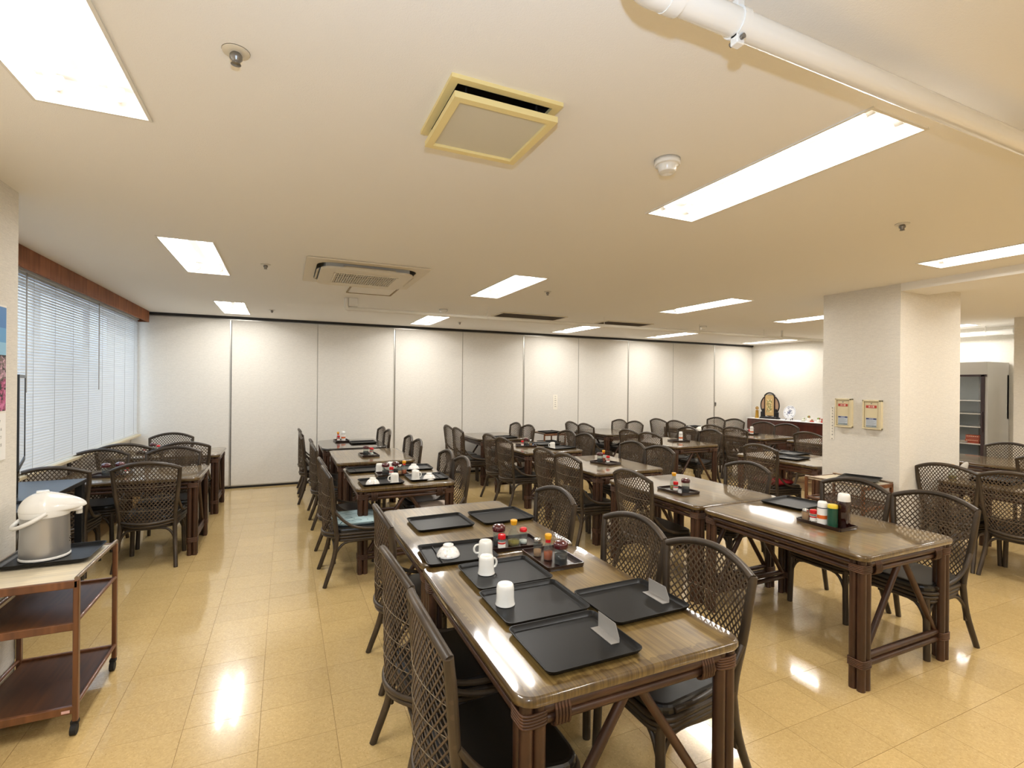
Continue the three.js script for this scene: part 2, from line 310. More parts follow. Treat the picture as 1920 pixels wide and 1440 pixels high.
// ---- square ceiling vent with a dropped face plate
{
  const t = thing('ceiling_vent', 'square yellowed ceiling vent with a dropped grey face plate', 'vent', [VENT[0], CEIL, VENT[1]]);
  const o = 0.4, f = 0.028, ring = (s, w, y, h) => merge([box(w, h, s, -s / 2 + w / 2, y, 0), box(w, h, s, s / 2 - w / 2, y, 0), box(s - 2 * w, h, w, 0, y, -s / 2 + w / 2), box(s - 2 * w, h, w, 0, y, s / 2 - w / 2)]);
  part('outer_frame', ring(o, f, -0.006, 0.014), M.ventFrame, t);
  part('duct', merge([box(0.35, 0.004, 0.35, 0, 0.1, 0), box(0.004, 0.1, 0.35, -0.173, 0.05, 0), box(0.004, 0.1, 0.35, 0.173, 0.05, 0), box(0.35, 0.1, 0.004, 0, 0.05, -0.173), box(0.35, 0.1, 0.004, 0, 0.05, 0.173)]), M.dark, t);  // duct walls coloured near-black, so the shade of the recess is in the colour
  part('drop_frame', ring(0.372, 0.026, -0.055, 0.02), M.ventFrame, t);
  part('face_plate', box(0.322, 0.006, 0.322, 0, -0.052, 0), M.ventFace, t);
  for (const [a, b] of [[-1, -1], [1, -1], [-1, 1], [1, 1]]) part('hanger', cyl(0.004, 0.004, 0.12, a * 0.13, 0.012, b * 0.13, 8), M.dark, t);
}
// ---- ceiling cassette air conditioner
{
  const t = thing('air_conditioner', 'cream ceiling cassette air conditioner with louvred intake grille', 'air conditioner', [0.63, CEIL - 0.001, -4.63]);
  const S = 0.98, metal = std('#a9a8a2', 0.5, { metalness: 0.3 }), foam = std('#c9c6bd', 0.8);
  part('outer_frame', shapeExtrude(rrectPts(S, S, 0.02, 4), 0.01, 0, 1, [rrectPts(0.81, 0.81, 0.13, 6)]).translate(0, -0.012, 0), M.acBody, t);
  part('hung_plate', shapeExtrude(rrectPts(0.75, 0.75, 0.1, 6), 0.016, 0, 1, [rrectPts(0.5, 0.42, 0.01, 2)]).translate(0, -0.05, 0), M.acBody, t);
  part('casing', merge([box(0.85, 0.004, 0.85, 0, 0.27, 0), box(0.004, 0.27, 0.85, -0.425, 0.135, 0), box(0.004, 0.27, 0.85, 0.425, 0.135, 0), box(0.85, 0.27, 0.004, 0, 0.135, -0.425), box(0.85, 0.27, 0.004, 0, 0.135, 0.425)]), metal, t);
  part('drain_pan', merge([box(0.02, 0.23, 0.66, -0.33, 0.085, 0), box(0.02, 0.23, 0.66, 0.33, 0.085, 0), box(0.66, 0.23, 0.02, 0, 0.085, -0.33), box(0.66, 0.23, 0.02, 0, 0.085, 0.33)]), foam, t);
  part('filter', box(0.62, 0.006, 0.62, 0, 0.03, 0), std('#6f6d68', 0.9), t);
  for (let i = 0; i < 4; i++) { const v = part('vane', rbox(0.42, 0.004, 0.026, 0.0015), M.acBody, t); const q = i * Math.PI / 2; v.position.set(0.392 * Math.sin(q), -0.03, 0.392 * Math.cos(q)); v.rotation.set(0.6, q, 0, 'YXZ'); }
  part('grille_rim', merge([box(0.53, 0.006, 0.016, 0, -0.052, -0.218), box(0.53, 0.006, 0.016, 0, -0.052, 0.218), box(0.016, 0.006, 0.45, -0.257, -0.052, 0), box(0.016, 0.006, 0.45, 0.257, -0.052, 0)]), M.acBody, t);
  for (let i = 0; i < 25; i++) part('slat', box(0.0065, 0.012, 0.42, -0.24 + i * 0.48 / 24, -0.045, 0), M.acBody, t);
  for (let k = 1; k < 5; k++) part('cross_bar', box(0.5, 0.008, 0.01, 0, -0.046, -0.21 + k * 0.084), M.acBody, t);
}
{
  const t = thing('access_hatch', 'square ceiling access hatch behind the air conditioner', 'hatch', [0.82, CEIL, -5.39]);
  const s = 0.46, f = 0.014;
  part('frame', merge([box(f, 0.008, s, -s / 2, -0.004, 0), box(f, 0.008, s, s / 2, -0.004, 0), box(s, 0.008, f, 0, -0.004, -s / 2), box(s, 0.008, f, 0, -0.004, s / 2)]), std('#9c8762', 0.5, { metalness: 0.4 }), t);
  part('door', box(s - 0.03, 0.004, s - 0.03, 0, -0.002, 0), M.ceiling, t);
}
// ---- two long dark air grilles
[[3.17, -6.41, 1.0, 0.42, 'longer'], [4.85, -6.45, 0.86, 0.36, 'shorter']].forEach(([x, z, w, d, q]) => {
  const t = thing('air_grille', `${q} dark slotted ceiling air grille near the partition`, 'grille', [x, CEIL, z], 0, 'ceiling air grilles');
  part('backing', box(w, 0.004, d, 0, -0.002, 0), std('#3a3226', 0.8), t);  // solid plate, its dark colour stands in for shade inside the slots
  part('frame', merge([box(0.022, 0.012, d, -w / 2, -0.006, 0), box(0.022, 0.012, d, w / 2, -0.006, 0), box(w, 0.012, 0.022, 0, -0.006, -d / 2), box(w, 0.012, 0.022, 0, -0.006, d / 2)]), M.acBody, t);
  const n = Math.round(d / 0.024); const fins = [];
  for (let i = 1; i < n; i++) fins.push(box(w - 0.02, 0.008, 0.004, 0, -0.006, -d / 2 + i * d / n));
  part('fins', merge(fins), std('#5c5040', 0.6), t).userData.kind = 'stuff';
});
// ---- sprinklers and smoke detectors
{
  const plate = lathe([[0, 0], [0.038, 0], [0.036, -0.004], [0.02, -0.006], [0, -0.006]], 20), body = lathe([[0.012, -0.005], [0.017, -0.012], [0.017, -0.022], [0.011, -0.027], [0.011, -0.036], [0.014, -0.038], [0, -0.039]], 16);
  const names = ['beside the front light near the blinds', 'right of the front right light', 'between the window lights and the air conditioner', 'by the light above the trays', 'near the partition by the window light', 'near the partition behind the air pipe'];
  [[-0.14, -1.678], [3.327, -1.752], [-0.157, -4.613], [2.496, -4.623], [-0.172, -7.477], [2.50, -7.54]].forEach(([x, z], i) => {
    const t = thing('sprinkler', `small metal sprinkler head ${names[i]}`, 'sprinkler', [x, CEIL, z], 0, 'ceiling sprinklers');
    part('plate', plate, i ? M.paintWhite : M.acBody, t); part('head', body, M.steel, t);
  });
  const base = lathe([[0, 0], [0.055, 0], [0.055, -0.02], [0.05, -0.026], [0, -0.026]], 24), head = lathe([[0.05, -0.024], [0.04, -0.03], [0.036, -0.05], [0.034, -0.055], [0, -0.056]], 24), holder = lathe([[0.03, -0.026], [0.037, -0.028]], 16);
  [[1.489, -1.689, 'beside the front right light'], [1.88, -6.35, 'behind the air conditioner'], [6.2, -6.15, 'by the far air pipe']].forEach(([x, z, q]) => {
    const t = thing('smoke_detector', `round white smoke detector ${q}`, 'smoke detector', [x, CEIL, z], 0, 'smoke detectors');
    part('base', base, M.whiteGloss, t); part('sensor', head, M.whiteGloss, t); part('ring', holder, M.dark, t);
  });
}
// ---- pipes under the ceiling
{
  const t = thing('ceiling_pipe', 'thick white drain pipe with clamp under the ceiling', 'pipe', [0, 0, 0]);
  const y = 2.455, z = -0.859, r = 0.0315;
  part('run', pipe([[0.74, y, z], [5.1, y, z]], r, 20), M.whiteGloss, t);
  part('elbow', pipe([[0.76, y, z], [0.70, y, z], [0.65, y, z + 0.03], [0.63, y, z + 0.09], [0.63, y, z + 0.3]], r * 1.12, 18, 6), M.whiteGloss, t);
  part('coupling', merge([pipe([[0.75, y, z], [0.785, y, z]], r * 1.18, 20), pipe([[0.63, y, z + 0.28], [0.63, y, z + 2.2]], r, 16)]), M.whiteGloss, t);
  for (const x of [0.965, 2.9]) {
    const c = part('clamp', merge([pipe([[x - 0.012, y, z], [x + 0.012, y, z]], r * 1.13, 20), rbox(0.024, 0.03, 0.022, 0.003, x, y - r - 0.006, z), rbox(0.024, 0.03, 0.022, 0.003, x, y + r + 0.006, z)]), M.whiteGloss, t);
    part('rod', cyl(0.005, 0.005, CEIL - y - r, x, (CEIL + y + r) / 2, z, 8), M.chrome, c);
    part('bolt', cyl(0.006, 0.006, 0.04, 0, 0, 0, 8).rotateX(Math.PI / 2).translate(x, y - r - 0.008, z), M.steel, c);
  }
}
{
  const t = thing('air_pipe', 'thin cream pipe crossing the room below the ceiling near the grilles', 'pipe', [0, 0, 0]);
  const y = 2.445, z = -5.98;
  part('run', pipe([[0.66, y, z], [9.9, y, z]], 0.024, 12), M.paintWhite, t);
  part('elbow', pipe([[0.68, y, z], [0.64, y, z], [0.625, y + 0.03, z], [0.625, CEIL - 0.01, z]], 0.026, 12, 5), M.paintWhite, t);
  part('junction_box', rbox(0.1, 0.1, 0.07, 0.006, 0.70, CEIL - 0.05, z - 0.02), M.paintWhite, t);
  for (const x of [2.35, 4.15, 5.95, 7.4]) { const h = part('hanger', cyl(0.004, 0.004, CEIL - y, x, (CEIL + y) / 2, z, 8), M.paintWhite, t); part('ring', pipe([[x - 0.008, y, z], [x + 0.008, y, z]], 0.028, 14), M.paintWhite, h); }
  part('riser', merge([cyl(0.02, 0.02, CEIL - y, 7.85, (CEIL + y) / 2, z, 12), rbox(0.06, 0.05, 0.06, 0.008, 7.85, y, z)]), M.paintWhite, t);
}
{
  const t = thing('wall_pipe', 'white pipe along the end wall above the refrigerator', 'pipe', [0, 0, 0]);
  part('run', pipe([[9.98, 2.46, -5.4], [9.98, 2.46, -3.2]], 0.04, 14), M.whiteGloss, t);
  part('coupling', pipe([[9.98, 2.46, -3.86], [9.98, 2.46, -3.74]], 0.047, 14), M.whiteGloss, t);
  part('hanger', merge([cyl(0.006, 0.006, 0.1, 9.98, 2.52, -4.08, 8), pipe([[9.98, 2.46, -4.1], [9.98, 2.46, -4.06]], 0.045, 14)]), M.paintWhite, t);
}
// ================================================================ venetian blinds
function blinds(z0, z1, label) {
  const L = z1 - z0, t = thing('venetian_blind', label, 'blind', [-1.865, 0, (z0 + z1) / 2], 0, 'window blinds');
  part('head_rail', rbox(0.04, 0.03, L, 0.004, 0, 2.45, 0), M.slat, t);
  const g = new THREE.BufferGeometry(), w = 0.0132, pos = [], idx = [], n = 4;   // gently crowned slat, closed cross-section
  const prof = []; for (let i = 0; i <= n; i++) { const u = -1 + 2 * i / n; prof.push([u * w, 0.0022 * (1 - u * u)]); } for (let i = n; i >= 0; i--) { const u = -1 + 2 * i / n; prof.push([u * w, 0.0022 * (1 - u * u) - 0.0006]); }
  for (const z of [-L / 2, L / 2]) for (const [x, y] of prof) pos.push(x, y, z);
  const m = prof.length; for (let i = 0; i < m; i++) { const k = (i + 1) % m; idx.push(i, k, m + i, k, m + k, m + i); }
  g.setAttribute('position', new THREE.Float32BufferAttribute(pos, 3)); g.setIndex(idx); const slat = g.toNonIndexed(); slat.computeVertexNormals(); boxUV(slat);
  const N = 65, p = (2.428 - 0.895) / (N - 1);
  for (let i = 0; i < N; i++) { const s = part('slat', slat, M.slat, t); s.position.set(0, 0.895 + i * p, 0); s.rotation.z = -1.17; }
  part('bottom_rail', rbox(0.022, 0.014, L, 0.004, 0, 0.876, 0), M.slat, t);
  const k = Math.max(3, Math.round(L / 0.46));
  for (let i = 0; i < k; i++) part('ladder_cord', merge([-1, 1].map(s => box(0.0012, 1.55, 0.004, s * 0.0115, 1.66, -L / 2 + L * (i + 0.5) / k))), std('#a9a9a6', 0.8), t);
  part('wand', pipe([[0.03, 2.43, L / 2 - 0.03], [0.032, 1.5, L / 2 - 0.03]], 0.005, 8), M.acrylic, t);
}
blinds(-6.722, -5.064, 'white venetian blind closed over the middle of the window');
blinds(-8.43, -6.725, 'white venetian blind beside the folding partition');
blinds(-5.061, -3.45, 'white venetian blind nearest the cream wall corner');

// ================================================================ rattan chairs
const backW = v => lerp(0.192, 0.238, v), backZ = v => lerp(0.172, 0.222, Math.pow(v, 0.9)), backB = v => lerp(0.085, 0.034, v);
const topY = x => 0.848 + 0.057 * Math.max(0, 1 - (x / 0.238) ** 2);
function backPoint(x, y, off = 0) {
  const v = Math.min(1, Math.max(0, (y - 0.4) / 0.45)), w = backW(v), u = Math.min(1, Math.abs(x) / w);
  return V(x, y, backZ(v) + backB(v) * (1 - u * u) + off);
}
function ribbon(pts, wid, th) {            // flat strand with rectangular section
  const tri = [], C = pts.map((p, i) => {
    const t = pts[Math.min(i + 1, pts.length - 1)].clone().sub(pts[Math.max(i - 1, 0)]).normalize(), n = V(0, 0, 1), s = t.clone().cross(n).normalize(), m = s.clone().cross(t).normalize();
    return [[-1, -1], [1, -1], [1, 1], [-1, 1]].map(([a, b]) => p.clone().addScaledVector(s, a * wid / 2).addScaledVector(m, b * th / 2));
  });
  for (let i = 0; i + 1 < C.length; i++) for (let j = 0; j < 4; j++) { const k = (j + 1) % 4; for (const q of [C[i][j], C[i][k], C[i + 1][j], C[i][k], C[i + 1][k], C[i + 1][j]]) tri.push(q.x, q.y, q.z); }
  const g = new THREE.BufferGeometry(); g.setAttribute('position', new THREE.Float32BufferAttribute(tri, 3)); g.computeVertexNormals(); return boxUV(g, 1, 0, 0);
}
const CH = (() => {
  const strands = [], sp = 0.0285, slope = 0.78;
  for (const dir of [-1, 1]) for (let k = -24; k <= 24; k++) {
    const pts = []; let run = [];
    for (let i = 0; i <= 60; i++) {
      const y = 0.405 + i * 0.5 / 60, x = k * sp + dir * slope * (y - 0.65), v = Math.min(1, (y - 0.4) / 0.45);
      if (y <= topY(x) - 0.008 && Math.abs(x) <= backW(v) - 0.004) run.push([x, y]);
    }
    if (run.length < 3) continue;
    const n = Math.max(2, Math.round(run.length / 8));
    for (let i = 0; i <= n; i++) { const [x, y] = run[Math.round(i * (run.length - 1) / n)]; pts.push(backPoint(x, y, dir * 0.0014)); }
    strands.push(ribbon(pts, 0.0066, 0.003));
  }
  const arch = []; for (let i = -6; i <= 6; i++) { const x = i / 6 * 0.238; const p = backPoint(x, topY(x)); arch.push([p.x, p.y, p.z]); }
  const hoop = (dy, dz) => { const a = []; for (let i = -6; i <= 6; i++) { const x = i / 6 * 0.194; const p = backPoint(x, 0.4); a.push([p.x, p.y + dy - 0.012 * (1 - (i / 6) ** 2), p.z + dz]); } return a; };
  const outline = []; for (const [x, z, r] of [[0.215, -0.215, 0.07], [0.19, 0.185, 0.07]]) outline.push([x, z, r]);
  const seatPts = []; { const corners = [[0.222, -0.225, 0.07], [0.192, 0.19, 0.08], [-0.192, 0.19, 0.08], [-0.222, -0.225, 0.07]]; for (let i = 0; i < 4; i++) { const [x, z, r] = corners[i], a0 = [-90, 0, 90, 180][i]; const cx = x - Math.sign(x) * r, cz = z - Math.sign(z) * r; for (let k = 0; k <= 5; k++) { const a = (a0 + 90 * k / 5) * Math.PI / 180; seatPts.push([cx + r * Math.cos(a), cz + r * Math.sin(a)]); } } }
  const loop = (y, s) => pipe(seatPts.map(([x, z]) => [x * s, y, z * s]), 0.0125, 6, 1, true);
  const seat = shapeExtrude(seatPts.map(([x, z]) => [x * 0.985, z * 0.985]), 0.022, 0.018, 3);
  const hoopFront = (z, w, y0) => pipe([[-w, y0, z], [-w + 0.012, y0 + 0.09, z], [-w + 0.06, 0.322, z], [0, 0.33, z], [w - 0.06, 0.322, z], [w - 0.012, y0 + 0.09, z], [w, y0, z]], 0.0105, 6, 3);
  const side = s => pipe([[s * 0.198, 0.16, -0.197], [s * 0.197, 0.25, -0.185], [s * 0.196, 0.322, -0.13], [s * 0.194, 0.33, 0], [s * 0.192, 0.322, 0.11], [s * 0.2, 0.26, 0.172], [s * 0.205, 0.17, 0.2]], 0.0105, 6, 3);
  return {
    weave: merge(strands), rail: pipe(arch, 0.0165, 8, 2),
    bind: [0.5, 0.6, 0.7].map(y => pipe([-6, -4, -2, 0, 2, 4, 6].map(i => { const v = (y - 0.4) / 0.45, p = backPoint(i / 6 * backW(v), y, 0.003); return [p.x, p.y, p.z]; }), 0.0018, 4, 2)),
    post: s => pipe([[s * 0.24, 0.856, 0.225], [s * 0.233, 0.76, 0.213], [s * 0.216, 0.6, 0.197], [s * 0.198, 0.46, 0.178], [s * 0.194, 0.36, 0.168]], [0.0155, 0.0175, 0.018, 0.018, 0.017], 8, 3),
    hoopA: pipe(hoop(0, 0), 0.013, 6, 2), hoopB: pipe(hoop(-0.024, -0.006), 0.012, 6, 2),
    arm: s => pipe([[s * 0.222, 0.585, 0.188], [s * 0.226, 0.52, 0.135], [s * 0.226, 0.462, 0.06], [s * 0.224, 0.432, -0.04], [s * 0.22, 0.42, -0.15]], 0.0115, 7, 3),
    rear: s => pipe([[s * 0.194, 0.4, 0.166], [s * 0.202, 0.22, 0.19], [s * 0.222, 0.0, 0.262]], [0.018, 0.018, 0.016], 8, 4),
    front: s => pipe([[s * 0.193, 0.36, -0.192], [s * 0.203, 0, -0.2]], 0.0185, 8),
    loops: [loop(0.343, 0.955), loop(0.368, 0.985), loop(0.392, 1.0)], seat: at(seat, 0, 0.398, 0),
    braceFront: hoopFront(-0.197, 0.196, 0.16), braceBack: hoopFront(0.186, 0.2, 0.17), braceSide: side,
  };
})();
const LR = [-1, 1];
const chairG = { post: LR.map(CH.post), arm: LR.map(CH.arm), rear: LR.map(CH.rear), front: LR.map(CH.front), side: LR.map(CH.braceSide) };
function makeChair() {
  const t = new THREE.Group(); t.name = 'proto';
  part('seat', CH.seat, M.vinyl, t, 'black vinyl seat pad');
  part('woven_back', CH.weave, M.weave, t, 'diagonal woven cane lattice').userData.kind = 'stuff';
  part('top_rail', CH.rail, M.rattan, t);
  CH.bind.forEach(g => part('cross_string', g, M.string, t));
  part('bottom_rail', CH.hoopA, M.rattan, t); part('bottom_rail', CH.hoopB, M.rattan, t);
  for (const i of [0, 1]) { part('back_post', chairG.post[i], M.rattan, t); part('arm_brace', chairG.arm[i], M.rattan, t); part('leg', chairG.rear[i], M.rattan, t); part('leg', chairG.front[i], M.rattan, t); part('side_brace', chairG.side[i], M.rattan, t); }
  CH.loops.forEach(g => part('seat_frame', g, M.rattan, t));
  part('front_brace', CH.braceFront, M.rattan, t); part('rear_brace', CH.braceBack, M.rattan, t);
  return t;
}
const protoChair = makeChair();
const FACE = { px: -Math.PI / 2, nx: Math.PI / 2, nz: 0, pz: Math.PI };
function chair(cx, cz, face, label, jitter = 0) {    // (cx, cz) = the crown of the back
  const c = protoChair.clone(); c.name = numbered('rattan_chair'); const a = FACE[face] + jitter, d = 0.252;
  c.position.set(cx - Math.sin(a) * d, 0, cz - Math.cos(a) * d); c.rotation.y = a;
  tag(c, label, 'chair', 'dark rattan dining chairs'); scene.add(c); return c;
}
// ================================================================ rattan tables
function tableGeo(w, l, corner) {
  const top = loft([[w - 0.04, l - 0.04, corner, 0.686], [w - 0.008, l - 0.008, corner, 0.689], [w, l, corner, 0.697], [w, l, corner, 0.708], [w - 0.005, l - 0.005, corner, 0.716], [w - 0.016, l - 0.016, corner, 0.72]], 6);
  { const p = top.attributes.position, uv = top.attributes.uv; for (let i = 0; i < p.count; i++) uv.setXY(i, p.getX(i) / (w + 0.004) + 0.5, p.getZ(i) / (l + 0.004) + 0.5); }
  const ex = w / 2 - 0.075, ez = l / 2 - 0.075, r = 0.021;
  const rods = [[0, 0], [-0.041, 0], [0, -0.041]];
  const legs = [], binds = [];
  for (const [sx, sz] of [[1, 1], [-1, 1], [1, -1], [-1, -1]]) {
    const X = sx * (ex + 0.035), Z = sz * (ez + 0.035);
    legs.push(rods.map(([a, b]) => pipe([[X + a * sx, 0, Z + b * sz], [X + a * sx, 0.684, Z + b * sz]], r, 10)));
    const wraps = [];
    for (const y0 of [0.125, 0.625]) for (let k = 0; k < 5; k++) {
      const o = r + 0.0005, y = y0 + k * 0.0088, path = [];
      const pts = [[o * 0.75, o * 0.75], [o, -0.02], [o * 0.8, -0.041 - o * 0.75], [-o * 0.8, -0.041 - o * 0.8], [-o * 1.05, -0.041], [-0.041 - o * 0.5, -o], [-0.041 - o * 0.9, o * 0.6], [-0.03, o]];
      for (const [a, b] of pts) path.push([X + a * sx, y, Z + b * sz]);
      wraps.push(pipe(path, 0.0046, 5, 3, true));
    }
    binds.push(merge(wraps));
  }
  const railX = sz => [0.662, 0.625].map((y, i) => pipe([[-ex, y, sz * (ez + 0.035 - i * 0.004)], [ex, y, sz * (ez + 0.035 - i * 0.004)]], i ? 0.015 : 0.019, 8));
  const railZ = sx => [0.662, 0.625].map((y, i) => pipe([[sx * (ex + 0.035 - i * 0.004), y, -ez], [sx * (ex + 0.035 - i * 0.004), y, ez]], i ? 0.015 : 0.019, 8));
  const low = sz => [0.165, 0.125].map(y => pipe([[-ex, y, sz * (ez + 0.02)], [ex, y, sz * (ez + 0.02)]], 0.0175, 8));
  const diag = (sz, s) => pipe([[s * 0.022, 0.625, sz * (ez + 0.012)], [s * (ex - 0.03), 0.175, sz * (ez + 0.012)]], 0.0165, 8);
  const endWrap = [];
  for (const sz of LR) for (const sx of LR) for (let k = 0; k < 5; k++) endWrap.push(pipe([[0.022, 0], [0, 0.03], [-0.022, 0], [-0.022, -0.038], [0, -0.055], [0.022, -0.038]].map(([a, b]) => [sx * (ex - 0.055 - k * 0.011), 0.657 + b, sz * (ez + 0.033) + a]), 0.0055, 5, 2, true));
  return { top, legs, binds, aprons: [...LR.map(railX), ...LR.map(railZ)], low: LR.map(low), diag: LR.map(sz => LR.map(s => diag(sz, s))), endWrap: merge(endWrap) };
}
const tgCache = {};
function table(x0, x1, z0, z1, label, o = {}) {
  const turned = o.turned, w = turned ? z1 - z0 : x1 - x0, l = turned ? x1 - x0 : z1 - z0;
  const W = turned ? 0.76 : 0.87, L = turned ? 1.12 : 1.12, corner = o.corner || 0.055, key = W + '_' + L + '_' + corner;
  const G = tgCache[key] || (tgCache[key] = tableGeo(W, L, corner));
  const t = thing('rattan_table', label, 'table', [(x0 + x1) / 2, 0, (z0 + z1) / 2], turned ? Math.PI / 2 : 0, 'rattan dining tables');
  const lm = o.leg || M.leg;
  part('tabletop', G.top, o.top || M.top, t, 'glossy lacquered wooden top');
  G.legs.forEach((rods, i) => { const g = new THREE.Group(); g.name = 'leg'; t.add(g); rods.forEach(r => part('rod', r, lm, g)); part('cane_wrap', G.binds[i], M.cane, g); });
  G.aprons.forEach(p => p.forEach(g => part('apron_rail', g, lm, t)));
  G.low.forEach(p => p.forEach(g => part('stretcher', g, lm, t)));
  G.diag.forEach(p => p.forEach(g => part('diagonal_brace', g, lm, t)));
  part('cane_wrap', G.endWrap, M.cane, t);
  return t;
}
// ---- the tables: x0, x1, z0, z1, phrase used in the labels of its chairs
const T = {
  A1: [0.60, 1.46, -2.36, -1.25, 'front table with upturned mugs on trays'], A2: [0.61, 1.47, -3.49, -2.38, 'table joined behind the front table'],
  A3: [0.53, 1.42, -5.41, -4.28, 'table crowded with mugs and bowls'], A4: [0.51, 1.39, -6.86, -5.71, 'bare table behind the mugs and bowls'], A5: [0.43, 1.33, -8.16, -7.01, 'dark rounded table by the partition'],
  B1: [2.735, 3.60, -2.71, -1.6, 'table with the tall white-capped sauce bottle'], B2: [2.73, 3.60, -3.86, -2.75, 'table behind the sauce bottle table'],
  B3: [2.80, 3.67, -5.27, -4.15, 'third table back in the sauce bottle row'], B4: [2.80, 3.67, -6.85, -5.72, 'fourth table back in the sauce bottle row'], B5: [2.80, 3.66, -8.43, -7.30, 'grey rounded table by the partition'],
  C2: [5.34, 6.21, -4.74, -3.60, 'table with two trays behind the pillar'], C3: [5.08, 5.95, -6.68, -5.55, 'table with one shaker on its tray'], C5: [5.13, 6.0, -8.43, -7.31, 'empty table below the right partition panels'],
  D3: [7.47, 8.34, -5.62, -4.50, 'table hidden behind the pillar'], D4: [7.22, 8.09, -7.0, -5.88, 'table in front of the red cabinet'], D5: [7.36, 8.23, -8.42, -7.30, 'table in the partition corner'],
  E1: [5.68, 6.55, -2.70, -1.58, 'table on the near side of the pillar'], E2: [7.40, 8.27, -3.70, -2.58, 'table before the refrigerator'],
};
table(...T.A1.slice(0, 4), 'front rattan table laid with black trays and upturned mugs');
table(...T.A2.slice(0, 4), 'rattan table joined behind the front table, two empty trays on it');
table(...T.A3.slice(0, 4), 'rattan table crowded with white mugs and bowls on trays');
table(...T.A4.slice(0, 4), 'rattan table with only a condiment tray behind the mugs and bowls');
table(...T.A5.slice(0, 4), 'dark rounded rattan table against the partition with one tray', { top: M.topDark, corner: 0.16 });
table(...T.B1.slice(0, 4), 'rattan table holding the tall white-capped sauce bottle');
table(...T.B2.slice(0, 4), 'rattan table joined behind the sauce bottle table');
table(...T.B3.slice(0, 4), 'rattan table third back in the sauce bottle row');
table(...T.B4.slice(0, 4), 'rattan table fourth back in the sauce bottle row, one mug on its tray');
table(...T.B5.slice(0, 4), 'grey rounded rattan table against the partition', { top: M.topGrey, corner: 0.2 });
table(...T.C2.slice(0, 4), 'rattan table half hidden behind the pillar with two trays', { leg: M.legPale });
table(...T.C3.slice(0, 4), 'rattan table with a single shaker on its tray');
table(...T.C5.slice(0, 4), 'empty rattan table against the partition right of the paper notice', { top: M.topGrey, corner: 0.16 });
table(...T.D3.slice(0, 4), 'rattan table almost wholly hidden by the pillar');
table(...T.D4.slice(0, 4), 'rattan table in front of the red cabinet');
table(...T.D5.slice(0, 4), 'rattan table with white napkins in the partition corner');
table(...T.E1.slice(0, 4), 'rattan table on the near side of the pillar at the picture edge');
table(...T.E2.slice(0, 4), 'rattan table in front of the refrigerator');
table(-1.83, -0.71, -6.12, -5.37, 'rattan table under the blinds nearer the television', { turned: true });
table(-1.83, -0.71, -7.70, -6.94, 'rattan table under the blinds beside the partition', { turned: true });
// ---- the chairs
const pair = (key, wx, px, wz, pz) => {      // window-side and pillar-side chairs: crown x, then z values (near, far)
  const q = T[key][4], say = (n, i) => n > 1 ? (i ? 'farther seat' : 'nearer seat') : 'only seat';
  wz.forEach((z, i) => chair(wx, z, 'px', `rattan chair, window side, ${say(wz.length, i)}, ${q}`, rr(-0.05, 0.05)));
  pz.forEach((z, i) => chair(px, z, 'nx', `rattan chair, side away from window, ${say(pz.length, i)}, ${q}`, rr(-0.05, 0.05)));
};
pair('A1', 0.385, 1.70, [-1.545, -2.05], [-1.63, -2.135]);
pair('A2', 0.47, 1.66, [-2.83], [-2.90]);
pair('A3', 0.29, 1.54, [-4.36, -4.86], [-4.46, -4.96]);
pair('A4', 0.28, 1.505, [-6.03, -6.50], [-6.06, -6.55]);
pair('A5', 0.187, 1.40, [-7.32, -8.0], [-7.47, -7.97]);
pair('B1', 0, 3.90, [], [-1.845, -2.345]);
pair('B2', 2.546, 3.83, [-3.30], [-3.234]);
pair('B3', 2.546, 3.89, [-4.33, -4.81], [-4.46, -4.95]);
pair('B4', 2.55, 3.865, [-5.93, -6.40], [-5.98, -6.47]);
pair('B5', 2.437, 3.77, [-7.48, -7.97], [-7.59, -8.09]);
pair('C2', 5.115, 0, [-4.197], []);
pair('C3', 4.835, 6.13, [-5.83, -6.32], [-5.88, -6.37]);
pair('C5', 4.84, 6.105, [-7.55, -8.03], [-7.73, -8.21]);
pair('D3', 7.207, 0, [-5.06], []);
pair('D4', 6.87, 8.42, [-6.12, -6.60], [-6.29, -6.77]);
pair('D5', 7.0, 8.59, [-7.65, -8.17], [-7.61, -8.10]);
pair('E1', 5.44, 0, [-2.03, -2.51], []);
pair('E2', 7.1, 8.36, [-2.40], [-3.16]);
chair(-1.685, -5.09, 'nz', 'dark rattan chair partly hidden behind the television stand', 0.03);
chair(-1.068, -5.12, 'nz', 'dark rattan chair turned away from us, beside the television stand', -0.02);
chair(-1.674, -6.24, 'pz', 'dark rattan chair against the blinds, far side of the nearer window table', 0.02);
chair(-1.05, -6.23, 'pz', 'dark rattan chair by the walkway, far side of the nearer window table', -0.03);
chair(-1.60, -6.69, 'nz', 'dark rattan chair against the blinds, near side of the farther window table', 0.03);
chair(-1.03, -6.67, 'nz', 'dark rattan chair by the walkway, near side of the farther window table', 0);
chair(-1.36, -7.89, 'pz', 'dark rattan chair beyond the farther window table, back to the partition', 0);

// ================================================================ things on the tables
const TOP = 0.72;
